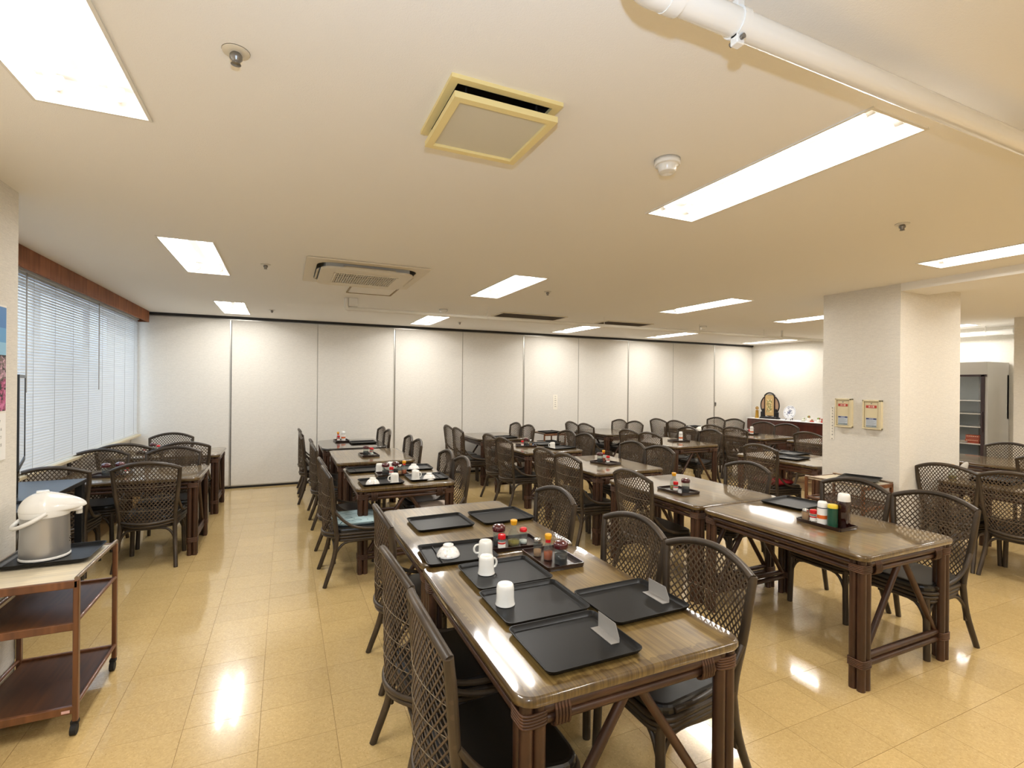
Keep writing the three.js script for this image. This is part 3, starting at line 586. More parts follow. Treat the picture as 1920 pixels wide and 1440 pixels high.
// ---- serving trays
const trayGeo = loft([[0.325, 0.277, 0.02, 0], [0.342, 0.294, 0.024, 0.004], [0.36, 0.312, 0.028, 0.017], [0.361, 0.313, 0.028, 0.0195], [0.354, 0.306, 0.026, 0.0195], [0.336, 0.288, 0.022, 0.0065], [0.326, 0.278, 0.018, 0.0045]], 5);
const divGeo = rbox(0.006, 0.007, 0.272, 0.002);
function tray(x, z, turn, label, o = {}) {
  const y = o.y ?? TOP, g = o.group || 'black serving trays';
  if (!o.divider) return single('serving_tray', trayGeo, M.tray, label, 'tray', [x, y, z], turn, g);
  const t = thing('serving_tray', label, 'tray', [x, y, z], turn, g);
  part('body', trayGeo, M.tray, t); const d = part('divider', divGeo, M.tray, t); d.position.set(o.divider, 0.007, 0); return t;
}
tray(0.90, -1.462, 0, 'black tray nearest the table corner, clear sign on its right end');
tray(0.912, -1.79, 0, 'black tray with one mug, second from the front table edge');
tray(0.927, -2.115, 0, 'black tray with one mug with handle, third from the front table edge');
tray(1.277, -1.642, 0.01, 'black tray beside the rattan chair with a clear sign standing in it');
tray(0.812, -2.463, -0.06, 'black divided tray with the upturned flowered bowl', { divider: -0.1 });
tray(0.892, -3.04, 0.02, 'empty black tray on the joined table, window side');
tray(1.302, -3.04, 0.05, 'empty black tray on the joined table, beside the single chair');
tray(0.775, -4.50, 0.03, 'black tray with a bowl and a mug, near edge of the crowded table');
tray(1.20, -4.56, 0.0, 'black divided tray with mug and bowl at the crowded table corner', { divider: 0.11 });
tray(0.74, -5.17, 0.03, 'black divided tray behind, window side of the crowded table', { divider: -0.1 });
tray(1.21, -5.12, -0.06, 'black tray with one bowl at the back of the crowded table');
tray(1.04, -7.56, 0.02, 'black tray on the dark rounded table by the partition');
tray(3.465, -2.535, 0.12, 'black tray at the far end of the sauce bottle table');
tray(3.46, -6.02, 0.1, 'black tray with a mug on the fourth table of the sauce bottle row');
tray(3.475, -6.48, 0.05, 'black tray at the back of the fourth table of the sauce bottle row');
tray(3.28, -7.52, 0.0, 'black tray on the grey rounded table');
tray(5.64, -4.16, 0.2, 'nearer black tray on the table behind the pillar', { divider: 0.11 });
tray(6.02, -4.44, 0.05, 'farther black tray on the table behind the pillar');
tray(7.98, -8.13, 0.1, 'black tray on the table in the partition corner');
// ---- mugs and bowls, upside down
const mugGeo = lathe([[0.0365, 0.0], [0.0395, 0.0005], [0.0395, 0.003], [0.037, 0.012], [0.0355, 0.03], [0.035, 0.066], [0.0325, 0.078], [0.0285, 0.0825], [0.026, 0.082], [0.0245, 0.0805], [0, 0.0805]], 32);
const mugHandle = pipe([[0.034, 0.02, 0], [0.05, 0.022, 0], [0.058, 0.035, 0], [0.056, 0.05, 0], [0.047, 0.06, 0], [0.033, 0.062, 0]], 0.0052, 8, 4);
function mug(x, z, turn, label, y = TOP + 0.0052) {
  const t = thing('mug', label, 'mug', [x, y, z], turn, 'white mugs standing upside down');
  part('body', mugGeo, M.china, t); part('handle', mugHandle, M.china, t); return t;
}
mug(0.803, -1.82, 1.2, 'white upturned mug nearest us, alone on its tray');
mug(0.852, -2.15, 0.25, 'white upturned mug with its handle turned towards the sauces');
mug(0.93, -2.36, 2.9, 'white upturned mug behind the one with the visible handle');
mug(0.85, -5.01, 2.0, 'white upturned mug on the rear window-side tray of the crowded table');
mug(0.88, -4.425, 3.3, 'white upturned mug beside the bowl, front of the crowded table');
mug(1.085, -4.50, 0.3, 'white upturned mug on the corner tray of the crowded table');
mug(0.975, -5.09, 0.0, 'white upturned mug behind the sauce dispensers of the crowded table', TOP);
mug(3.335, -6.0, 2.2, 'white upturned mug on the fourth table of the sauce bottle row');
const bowlT = canvasTex(512, 128, (g, w, h) => {
  g.fillStyle = '#f3f0e9'; g.fillRect(0, 0, w, h);
  const C = ['#c0705f', '#93a585', '#cdb585', '#9aa9bd', '#a98a72'];
  for (let i = 0; i < 26; i++) { g.fillStyle = C[Math.floor(rnd() * 5)]; const x = rnd() * w, y = 10 + rnd() * 92; for (let k = 0; k < 4; k++) { g.beginPath(); g.arc(x + rr(-9, 9), y + rr(-6, 6), rr(0.8, 2.4), 0, 7); g.fill(); } g.strokeStyle = '#93a585'; g.beginPath(); g.moveTo(x - 9, y + 6); g.lineTo(x + 8, y - 5); g.stroke(); }
});
const bowlMat = phy('#ffffff', 0.22, { map: bowlT, clearcoat: 0.6, clearcoatRoughness: 0.1 });
const bowlGeo = lathe([[0.056, 0], [0.0595, 0.001], [0.058, 0.01], [0.051, 0.024], [0.041, 0.037], [0.031, 0.044], [0.0275, 0.046]], 32);
const footGeo = lathe([[0.0275, 0.045], [0.0262, 0.056], [0.0235, 0.0575], [0.0215, 0.055], [0.021, 0.049], [0, 0.049]], 28);
function bowl(x, z, label) {
  const t = thing('rice_bowl', label, 'bowl', [x, TOP + 0.0052, z], rr(0, 6), 'white rice bowls standing upside down');
  part('bowl_wall', bowlGeo, bowlMat, t); part('foot_ring', footGeo, M.china, t);
}
bowl(0.762, -2.45, 'white flowered bowl upside down on the divided tray of the front table');
bowl(0.692, -4.42, 'white flowered bowl upside down on the front window-side tray of the crowded table');
bowl(1.20, -4.46, 'white flowered bowl upside down on the corner tray of the crowded table');
bowl(1.19, -5.02, 'white flowered bowl upside down at the back of the crowded table');
// ---- clear acrylic signs lying bent on the trays
function acrylic(x, z, turn, label) {
  const t = thing('acrylic_sign', label, 'sign holder', [x, TOP + 0.005, z], turn, 'clear acrylic sign holders');
  const sh = new THREE.Shape(); sh.moveTo(-0.062, 0); sh.lineTo(0.062, 0); sh.lineTo(0.062, 0.016); sh.lineTo(0.04, 0.056); sh.lineTo(-0.062, 0.056); sh.closePath();
  const up = boxUV(new THREE.ExtrudeGeometry(sh, { depth: 0.002, bevelEnabled: false }).rotateY(-Math.PI / 2));
  part('upright', up, M.acrylic, t); part('foot', box(0.034, 0.002, 0.124, -0.017, 0.001, 0), M.acrylic, t);
}
acrylic(1.04, -1.455, 0, 'clear bent acrylic sign on the front corner tray');
acrylic(1.415, -1.632, 0, 'clear bent acrylic sign on the tray beside the chair');
// ---- condiment trays and bottles
const caddyGeo = loft([[0.195, 0.285, 0.012, 0], [0.2, 0.29, 0.014, 0.004], [0.204, 0.294, 0.014, 0.022], [0.192, 0.282, 0.012, 0.022], [0.188, 0.278, 0.01, 0.006]], 4);
function caddy(x, z, turn, q, sx = 1, sz = 1) { const c = single('condiment_tray', caddyGeo, M.caddy, `small dark red lacquer tray of condiments on the ${q}`, 'tray', [x, TOP, z], turn, 'condiment trays'); c.scale.set(sx, 1, sz); return c; }
const B = {
  soy: { look: 'maroon-capped glass soy sauce dispenser', cat: 'dispenser', parts: [
    ['glass', lathe([[0, 0.001], [0.027, 0.001], [0.028, 0.004], [0.028, 0.062], [0.0255, 0.07]], 24), 'jar'], ['liquid', lathe([[0, 0.003], [0.0258, 0.003], [0.0262, 0.038], [0, 0.038]], 24), 'soy'],
    ['cap', lathe([[0.0265, 0.066], [0.031, 0.068], [0.0315, 0.082], [0.029, 0.091], [0.02, 0.0965], [0.009, 0.099], [0, 0.0995]], 24), 'capDark'], ['spout', cyl(0.006, 0.004, 0.012, 0.026, 0.09, 0, 10), 'capDark']] },
  oil: { look: 'glass flask with yellow cap and pale oil', cat: 'bottle', parts: [
    ['glass', lathe([[0, 0.001], [0.026, 0.001], [0.0285, 0.005], [0.0285, 0.045], [0.024, 0.06], [0.012, 0.078], [0.0095, 0.1]], 24), 'jar'], ['liquid', lathe([[0, 0.003], [0.0262, 0.003], [0.0268, 0.024], [0, 0.024]], 24), 'oil'],
    ['cap', lathe([[0.01, 0.096], [0.0135, 0.097], [0.0165, 0.115], [0.0165, 0.118], [0.012, 0.121], [0, 0.121]], 20), 'capYellow']] },
  chili: { look: 'yellow-capped bottle of orange chili oil', cat: 'bottle', parts: [
    ['glass', lathe([[0, 0.001], [0.019, 0.001], [0.0205, 0.004], [0.0205, 0.05], [0.012, 0.07], [0.0095, 0.09]], 20), 'jar'], ['liquid', lathe([[0, 0.003], [0.0186, 0.003], [0.0188, 0.036], [0, 0.036]], 20), 'chili'],
    ['collar', cyl(0.012, 0.0105, 0.016, 0, 0.084, 0, 16), 'capRed'], ['cap', lathe([[0.0105, 0.088], [0.0135, 0.09], [0.016, 0.106], [0.013, 0.112], [0, 0.112]], 18), 'capYellow']] },
  red: { look: 'small red-capped spice jar with printed label', cat: 'spice jar', parts: [
    ['glass', lathe([[0, 0.001], [0.0165, 0.001], [0.0172, 0.003], [0.0172, 0.045], [0.015, 0.05]], 18), 'jar'], ['label_band', lathe([[0.0175, 0.008], [0.0175, 0.036]], 18), 'label'], ['print_band', lathe([[0.0177, 0.026], [0.0177, 0.034]], 18), 'labelRed'],
    ['cap', lathe([[0.0155, 0.047], [0.0178, 0.048], [0.0178, 0.066], [0.015, 0.069], [0, 0.069]], 18), 'capRed']] },
  salt: { look: 'red-capped glass salt shaker', cat: 'shaker', parts: [
    ['glass', lathe([[0, 0.001], [0.0175, 0.001], [0.0185, 0.004], [0.0185, 0.05], [0.0155, 0.06]], 18), 'jar'], ['salt_fill', lathe([[0, 0.003], [0.0168, 0.003], [0.017, 0.018], [0, 0.02]], 18), 'salt'],
    ['cap', lathe([[0.0155, 0.058], [0.0175, 0.06], [0.0175, 0.072], [0.012, 0.077], [0, 0.077]], 18), 'capRed']] },
  steel: { look: 'steel-topped glass pepper shaker', cat: 'shaker', parts: [
    ['glass', lathe([[0, 0.001], [0.018, 0.001], [0.0188, 0.004], [0.0185, 0.052], [0.016, 0.062]], 18), 'jar'], ['pepper_fill', lathe([[0, 0.003], [0.0168, 0.003], [0.0166, 0.03], [0, 0.03]], 18), 'spice'],
    ['cap', lathe([[0.0155, 0.06], [0.017, 0.062], [0.017, 0.076], [0.013, 0.08], [0, 0.08]], 18), 'chrome']] },
  pepper: { look: 'small glass jar of toothpicks with steel cap', cat: 'jar', parts: [
    ['glass', lathe([[0, 0.001], [0.018, 0.001], [0.0188, 0.003], [0.0188, 0.048], [0.016, 0.054]], 18), 'jar'], ['fill', lathe([[0, 0.003], [0.0175, 0.003], [0.0178, 0.047], [0, 0.048]], 18), 'spice'], ['cap', lathe([[0.016, 0.053], [0.0165, 0.062], [0.01, 0.066], [0, 0.066]], 18), 'chrome']] },
  white: { look: 'white-lidded spice bottle with orange printed label', cat: 'bottle', parts: [
    ['bottle', lathe([[0, 0.001], [0.0245, 0.001], [0.026, 0.004], [0.026, 0.088], [0.023, 0.092]], 20), 'label'], ['orange_band', lathe([[0.0263, 0.032], [0.0263, 0.052]], 20), 'labelOrange'], ['red_mark', lathe([[0.0264, 0.074], [0.0264, 0.084]], 20).rotateY(1.2), 'label'],
    ['ring', lathe([[0.0262, 0.089], [0.0262, 0.093]], 20), 'black'], ['cap', lathe([[0.0245, 0.092], [0.0255, 0.094], [0.024, 0.118], [0.019, 0.126], [0, 0.127]], 20), 'whiteGloss']] },
  green: { look: 'green shaker can with yellow lid', cat: 'shaker', parts: [
    ['can', lathe([[0, 0.001], [0.0245, 0.001], [0.025, 0.003], [0.025, 0.1], [0.0235, 0.103]], 20), 'green'], ['lid', lathe([[0.0245, 0.101], [0.0252, 0.103], [0.0245, 0.118], [0.02, 0.121], [0, 0.121]], 20), 'capGold'], ['emblem', lathe([[0.0253, 0.045], [0.0253, 0.075]], 8, ), 'green']] },
  sauce: { look: 'tall dark sauce bottle with white cap', cat: 'bottle', parts: [
    ['bottle', loft([[0.052, 0.052, 0.014, 0.001], [0.056, 0.056, 0.016, 0.006], [0.055, 0.055, 0.016, 0.12], [0.05, 0.05, 0.02, 0.142]], 4), 'sauce'], ['label_strip', boxUV(new THREE.CylinderGeometry(0.03, 0.03, 0.1, 16, 1, true, Math.PI * 1.05, 0.85).translate(0, 0.075, 0)), 'label'],
    ['orange_mark', boxUV(new THREE.CylinderGeometry(0.0303, 0.0303, 0.026, 16, 1, true, Math.PI * 1.05, 0.85).translate(0, 0.085, 0)), 'labelOrange'], ['orange_mark', boxUV(new THREE.CylinderGeometry(0.0303, 0.0303, 0.016, 16, 1, true, Math.PI * 1.05, 0.85).translate(0, 0.034, 0)), 'labelOrange'],
    ['cap', lathe([[0.0265, 0.14], [0.0315, 0.142], [0.0295, 0.166], [0.0275, 0.178], [0.022, 0.183], [0, 0.183]], 24), 'whiteGloss']] },
};
function bottle(kind, x, z, turn, where, y = TOP + 0.006) {
  const k = B[kind], t = thing({ soy: 'soy_dispenser', oil: 'oil_flask', chili: 'chili_oil_bottle', red: 'spice_jar', salt: 'salt_shaker', steel: 'pepper_shaker', pepper: 'toothpick_jar', white: 'seasoning_bottle', green: 'shaker_can', sauce: 'sauce_bottle' }[kind], `${k.look} ${where}`, k.cat, [x, y, z], turn, 'table condiments');
  for (const [n, g, m] of k.parts) part(n, g, M[m], t);
  t.scale.setScalar(1.15); return t;
}
{
  let q = 'front table beside the handled mug';
  caddy(1.225, -2.20, 0, q);
  bottle('steel', 1.175, -2.262, 0, 'beside the handled mug'); bottle('chili', 1.20, -2.195, 0, 'beside the handled mug'); bottle('soy', 1.232, -2.125, 1, 'beside the handled mug');
  q = 'front table, behind the flowered bowl tray';
  caddy(1.135, -2.492, 1.5, q);
  bottle('soy', 1.062, -2.50, 0.5, 'nearest the flowered bowl'); bottle('red', 1.05, -2.432, 0, 'before the soy dispenser near the flowered bowl'); bottle('oil', 1.135, -2.465, 0, 'between two red caps on the front table'); bottle('salt', 1.195, -2.47, 0, 'at the end of the tray behind the pepper shaker');
  q = 'table with the tall white-capped bottle';
  caddy(3.145, -2.075, 0, q, 0.85, 1.0);
  bottle('pepper', 3.105, -2.185, 0, 'on the sauce bottle tray'); bottle('red', 3.117, -2.14, 0, 'on the sauce bottle tray'); bottle('white', 3.125, -2.085, 2.6, 'on the sauce bottle tray'); bottle('green', 3.125, -2.02, 0, 'on the sauce bottle tray'); bottle('sauce', 3.18, -1.985, 0.2, 'standing on the front right table');
  const set = (x, z, turn, q2, list) => { caddy(x, z, turn, q2); for (const [k, dx, dz] of list) bottle(k, x + dx, z + dz, rr(0, 6), `on the ${q2}`); };
  set(2.975, -3.21, 0, 'table behind the sauce bottle table', [['red', -0.025, 0.0], ['oil', 0.02, -0.07], ['soy', 0.03, 0.055]]);
  set(3.27, -4.67, 0.25, 'third sauce row table', [['soy', -0.03, -0.06], ['chili', 0.04, -0.09], ['red', 0.03, 0.01]]);
  set(3.11, -6.37, 1.2, 'fourth sauce row table', [['red', -0.06, 0.01], ['soy', 0.0, 0.0], ['steel', 0.06, 0.03]]);
  set(0.925, -6.22, 0.05, 'bare table behind the crowded one', [['soy', -0.03, -0.03], ['salt', 0.035, 0.02], ['red', 0.04, -0.08]]);
  set(0.77, -7.87, 0.05, 'dark rounded partition table', [['red', -0.04, 0], ['white', 0.03, -0.02], ['chili', -0.04, -0.08]]);
  set(0.935, -4.83, 1.57, 'crowded table between its trays', [['soy', -0.06, 0.0], ['red', -0.015, 0.05], ['steel', 0.07, 0.03], ['chili', 0.11, 0.03]]);
  bottle('soy', 0.975, -4.87, 0, 'in the middle of the crowded table, second of two');
  set(5.66, -6.1, 1.3, 'table between pillar row and partition', [['white', 0.04, 0.0]]);
  set(7.73, -6.5, 0.4, 'table in front of the red cabinet', [['white', -0.04, 0.05], ['soy', 0.02, 0.02], ['red', 0.04, -0.06], ['steel', -0.03, -0.05]]);
  set(-1.46, -5.72, 1.4, 'window table nearer the television', [['soy', -0.035, 0.0], ['soy', 0.06, -0.04], ['red', 0.11, -0.03]]);
  set(-1.47, -7.38, 1.4, 'window table beside the partition', [['red', -0.08, 0.0], ['salt', 0.06, 0.02], ['soy', 0.0, -0.02]]);
}
scene.children.filter(o => o.name.startsWith('soy_dispenser')).forEach(o => { if (o.userData.label.endsWith('nearer the television') && o.position.x > -1.45) o.userData.label = 'maroon-capped soy sauce dispenser nearer the walkway on the window table by the television'; });
// ---- white things on the corner table: folded napkins on a dark cloth
{
  const g = () => { const t = loft([[0.13, 0.1, 0.02, 0], [0.125, 0.095, 0.03, 0.012], [0.09, 0.06, 0.03, 0.03], [0.03, 0.02, 0.009, 0.042]], 4); return t; };
  [[7.63, -7.93, 'leftmost'], [7.74, -7.75, 'middle'], [7.9, -7.84, 'rightmost']].forEach(([x, z, q]) => single('napkin', g(), M.label, `white crumpled napkin, ${q} of three on the partition corner table`, 'napkin', [x, TOP, z], rr(0, 3), 'white napkins'));
}
// ---- cushions on some seats
{
  const g = loft([[0.33, 0.33, 0.08, 0], [0.37, 0.37, 0.09, 0.012], [0.38, 0.38, 0.09, 0.026], [0.35, 0.35, 0.08, 0.042], [0.2, 0.2, 0.08, 0.05]], 6); boxUV(g, 2.4, 0.5, 0.5);
  const blue = std('#b9cdd3', 0.85, { map: canvasTex(256, 256, (c, w, h) => { c.fillStyle = '#e8efee'; c.fillRect(0, 0, w, h); c.strokeStyle = '#56727c'; c.lineWidth = 4; for (let i = 0; i < 16; i++) { c.beginPath(); const x = rnd() * w, y = rnd() * h; c.moveTo(x, y); c.bezierCurveTo(x + 30, y - 40, x + 50, y + 30, x + 80, y - 10); c.stroke(); } }) });
  const mk = (m, x, z, label) => single('seat_cushion', g, m, label, 'cushion', [x, 0.438, z], rr(-0.1, 0.1), 'loose seat cushions');
  mk(blue, 0.55, -4.40, 'pale blue patterned cushion on the window-side chair of the crowded table');
  mk(std('#cdb9a6', 0.9), 1.29, -4.47, 'beige cushion on the pillar-side chair nearer us at the crowded table');
  mk(std('#9b938c', 0.9), 1.29, -4.96, 'grey cushion on the farther pillar-side chair at the crowded table');
  mk(phy('#8a1420', 0.5), 5.36, -4.20, 'red cushion on the chair behind the pillar');
}

// ================================================================ trolleys
function trolley(x0, x1, z0, z1, h, label, topMat) {
  const w = x1 - x0, d = z1 - z0, t = thing('serving_trolley', label, 'trolley', [(x0 + x1) / 2, 0, (z0 + z1) / 2], 0, 'wooden serving trolleys');
  part('top_board', merge([box(w - 0.04, 0.012, d - 0.03, 0, h - 0.012, 0)]), topMat || M.cartTop, t, 'pale laminate top');
  for (const s of LR) part('top_edge', rbox(w, 0.035, 0.018, 0.004, 0, h - 0.02, s * (d / 2 - 0.009)), M.cartWood, t);
  for (const y of [h - 0.21, 0.115]) { const s = part('shelf', box(w - 0.04, 0.012, d - 0.03, 0, y, 0), M.cartShelf, t); for (const e of LR) part('shelf_edge', rbox(w - 0.02, 0.035, 0.018, 0.004, 0, y, e * (d / 2 - 0.009)), M.cartWood, s); }
  for (const sx of LR) for (const sz of LR) {
    part('post', rbox(0.022, h - 0.06, 0.028, 0.006, sx * (w / 2 - 0.008), (h + 0.06) / 2, sz * (d / 2 - 0.014)), M.cartWood, t);
    const c = new THREE.Group(); c.name = 'caster'; t.add(c);
    part('fork', merge([cyl(0.008, 0.008, 0.03, 0, 0.065, 0, 10), rbox(0.03, 0.02, 0.03, 0.006, 0, 0.052, 0)]), M.rubber, c); part('wheel', cyl(0.024, 0.024, 0.022, 0, 0, 0, 20).rotateZ(Math.PI / 2).translate(0, 0.0245, 0.012), M.rubber, c);
    c.position.set(sx * (w / 2 - 0.012), 0, sz * (d / 2 - 0.02));
  }
  for (const sx of LR) for (const y of [h + 0.006, h - 0.19, 0.135]) part('side_rail', pipe([[sx * (w / 2 - 0.006), y, -d / 2 + 0.004], [sx * (w / 2 - 0.006), y, d / 2 - 0.004]], 0.009, 10), y > h ? std('#8d7a66', 0.25, { metalness: 0.5 }) : M.cartWood, t);
  return t;
}
trolley(-1.262, -0.845, -3.45, -2.86, 0.70, 'three-tier wooden trolley by the wall carrying the hot water pot');
trolley(4.70, 5.14, -3.32, -2.76, 0.71, 'wooden trolley with pale top against the pillar');
trolley(4.18, 4.62, -8.36, -7.82, 0.72, 'dark wooden trolley with trays standing against the partition', M.cartShelf);
tray(4.95, -2.95, 0.35, 'black tray on the trolley against the pillar', { y: 0.7255 });
tray(4.42, -8.06, 0.1, 'black tray on top of the trolley by the partition', { y: 0.722 });
[0, 1].forEach(i => tray(4.41, -8.08, 0.05, `${i ? 'upper' : 'lower'} black tray on the middle shelf of the trolley by the partition`, { y: 0.518 + i * 0.021 }));
single('price_sticker', rbox(0.03, 0.012, 0.002, 0.0008, 0, 0, 0), std('#e3b9b4', 0.6), 'small pink sticker on the lowest trolley shelf edge', 'sticker', [-0.885, 0.112, -2.8585]);
// ---- hot water pot on a black tray
tray(-1.062, -3.27, 0.0, 'black tray under the hot water pot', { y: 0.702 });
{
  const t = thing('hot_water_pot', 'silver electric hot water pot with white lid on the trolley', 'pot', [-1.1, 0.7072, -3.275], 0.35);
  part('base_ring', lathe([[0, 0], [0.098, 0], [0.101, 0.004], [0.1, 0.012], [0.097, 0.014]], 40), M.whiteGloss, t);
  part('body', lathe([[0.097, 0.013], [0.0985, 0.02], [0.096, 0.12], [0.0935, 0.21]], 48), M.potBody, t);
  part('collar', lathe([[0.0935, 0.208], [0.098, 0.212], [0.1, 0.235], [0.098, 0.25]], 40), M.whiteGloss, t);
  // lid: a flattened dome drawn out into the pouring beak
  const g = new THREE.SphereGeometry(1, 44, 24), p = g.attributes.position;
  for (let i = 0; i < p.count; i++) { const x = p.getX(i), y = p.getY(i), z = p.getZ(i), f = Math.max(0, x); p.setXYZ(i, x * (0.101 + 0.06 * f), y * (y > 0 ? 0.088 - 0.02 * f : 0.034 - 0.012 * f), z * (0.101 - 0.012 * f)); }
  g.computeVertexNormals(); boxUV(g); part('lid', g.translate(0, 0.242, 0), M.whiteGloss, t);
  part('beak', merge([rbox(0.075, 0.03, 0.09, 0.014, 0.105, 0.232, 0, 3), cyl(0.014, 0.013, 0.03, 0.13, 0.212, 0, 14)]), M.whiteGloss, t);
  part('button', rbox(0.05, 0.01, 0.04, 0.004, -0.01, 0.329, 0), M.whiteGloss, t);
  part('handle', pipe([[0.0, 0.235, 0.1], [-0.05, 0.205, 0.108], [-0.1, 0.178, 0.075], [-0.122, 0.165, 0], [-0.1, 0.178, -0.075], [-0.05, 0.205, -0.108], [0, 0.235, -0.1]], 0.0105, 8, 5), M.white, t);
  for (const [a, y] of [[1.2, 0.085], [1.2, 0.07], [1.33, 0.092], [1.33, 0.078]]) part('air_hole', cyl(0.003, 0.003, 0.004, 0, 0, 0, 8).rotateX(Math.PI / 2).rotateY(a).translate(0.0965 * Math.sin(a), y, 0.0965 * Math.cos(a)), M.dark, t);
}
// ---- television on its stand behind the wall
{
  const t = thing('television_stand', 'black television stand behind the hot water pot', 'stand', [-1.65, 0, -4.29]);
  part('top', rbox(0.53, 0.03, 1.14, 0.004, 0, 0.83, 0), M.black, t);
  part('shelf', rbox(0.48, 0.02, 1.08, 0.004, 0, 0.35, 0), M.black, t); part('back_panel', rbox(0.02, 0.76, 1.06, 0.004, -0.22, 0.44, 0), M.black, t);
  for (const sx of LR) for (const sz of LR) part('leg', rbox(0.05, 0.815, 0.05, 0.006, sx * 0.23, 0.4075, sz * 0.535), M.black, t);
}
{
  const t = thing('television', 'thin black television seen edge-on behind the wall corner', 'television', [-1.5375, 0.846, -4.215], 1.87);
  part('case', rbox(0.585, 0.58, 0.03, 0.008, 0, 0.495, -0.02), M.black, t);
  part('bezel', merge([box(0.585, 0.02, 0.01, 0, 0.775, 0), box(0.585, 0.03, 0.01, 0, 0.22, 0), box(0.02, 0.58, 0.01, -0.282, 0.495, 0), box(0.02, 0.58, 0.01, 0.282, 0.495, 0)]), M.black, t);
  part('screen', box(0.545, 0.53, 0.004, 0, 0.5, 0), M.screen, t, 'glossy dark glass screen');
  part('neck', rbox(0.12, 0.22, 0.02, 0.006, 0, 0.11, -0.02), M.screen, t);
  part('foot', loft([[0.42, 0.25, 0.03, 0], [0.42, 0.25, 0.03, 0.006], [0.4, 0.23, 0.03, 0.012]], 4), M.black, t);
}
// ---- calendar on the wall
{
  const t = thing('wall_calendar', 'calendar with blue sky and pink blossom picture on the wall edge', 'calendar', [-1.268, 0, -3.12]);
  const pic = canvasTex(256, 384, (c, w, h) => {
    c.fillStyle = '#3f7fc0'; c.fillRect(0, 0, w, h * 0.2); c.fillStyle = '#5c9fd3'; c.fillRect(0, h * 0.2, w, h * 0.14); c.fillStyle = '#8fc4e2'; c.fillRect(0, h * 0.34, w, h * 0.12);
    for (let i = 0; i < 500; i++) { c.fillStyle = ['#b58fa0', '#8b6f74', '#cfa3b4', '#6f5f5a'][i % 4]; c.beginPath(); c.arc(rnd() * w, h * (0.48 + rnd() * 0.22), rr(2, 8), 0, 7); c.fill(); }
    for (let i = 0; i < 700; i++) { c.fillStyle = ['#a6476f', '#c25c8c', '#8e3a5e', '#d178a4'][i % 4]; c.beginPath(); c.arc(rnd() * w, h * (0.7 + rnd() * 0.3), rr(2, 7), 0, 7); c.fill(); }
  });
  const grid = canvasTex(256, 192, (c, w, h) => { c.fillStyle = '#f4f2ee'; c.fillRect(0, 0, w, h); c.fillStyle = '#555'; c.font = '16px sans-serif'; for (let i = 0; i < 31; i++) { c.fillStyle = i % 7 ? '#555' : '#b33'; c.fillText(String(i + 1), 10 + (i % 7) * 34, 40 + Math.floor(i / 7) * 32); } });
  const p = (w, h, y, m) => { const g = new THREE.PlaneGeometry(w, h).rotateY(Math.PI / 2).translate(0.0035, y, 0); return part(m === 0 ? 'picture' : 'date_sheet', g, std('#ffffff', 0.5, { map: m === 0 ? pic : grid }), t); };
  part('sheet', box(0.003, 0.76, 0.37, 0.0015, 1.585, 0), M.label, t); p(0.36, 0.51, 1.70, 0); p(0.36, 0.23, 1.32, 1);
}
// ================================================================ pillar fittings
function strokes(c, x, y, s, list) { c.beginPath(); for (const l of list) { c.moveTo(x + l[0] * s, y + l[1] * s); for (let i = 2; i < l.length; i += 2) c.lineTo(x + l[i] * s, y + l[i + 1] * s); } c.stroke(); }
const KANJI = {
  put: [[0.1, 0.15, 0.22, 0.28], [0.05, 0.42, 0.18, 0.52], [0.08, 0.92, 0.24, 0.66], [0.62, 0.05, 0.62, 0.3], [0.4, 0.12, 0.48, 0.26], [0.86, 0.1, 0.76, 0.26], [0.42, 0.36, 0.42, 0.95], [0.42, 0.36, 0.86, 0.36, 0.86, 0.9, 0.78, 0.92], [0.42, 0.54, 0.86, 0.54], [0.42, 0.72, 0.86, 0.72]],
  fire: [[0.5, 0.05, 0.5, 0.45, 0.36, 0.75, 0.1, 0.95], [0.5, 0.5, 0.66, 0.78, 0.92, 0.95], [0.18, 0.3, 0.28, 0.5], [0.84, 0.28, 0.7, 0.48]],
  tool: [[0.12, 0.08, 0.42, 0.08, 0.42, 0.3, 0.12, 0.3, 0.12, 0.08], [0.58, 0.08, 0.88, 0.08, 0.88, 0.3, 0.58, 0.3, 0.58, 0.08], [0.06, 0.48, 0.94, 0.48], [0.5, 0.36, 0.42, 0.52, 0.1, 0.66], [0.55, 0.5, 0.9, 0.66], [0.12, 0.68, 0.42, 0.68, 0.42, 0.93, 0.12, 0.93, 0.12, 0.68], [0.58, 0.68, 0.88, 0.68, 0.88, 0.93, 0.58, 0.93, 0.58, 0.68]],
};
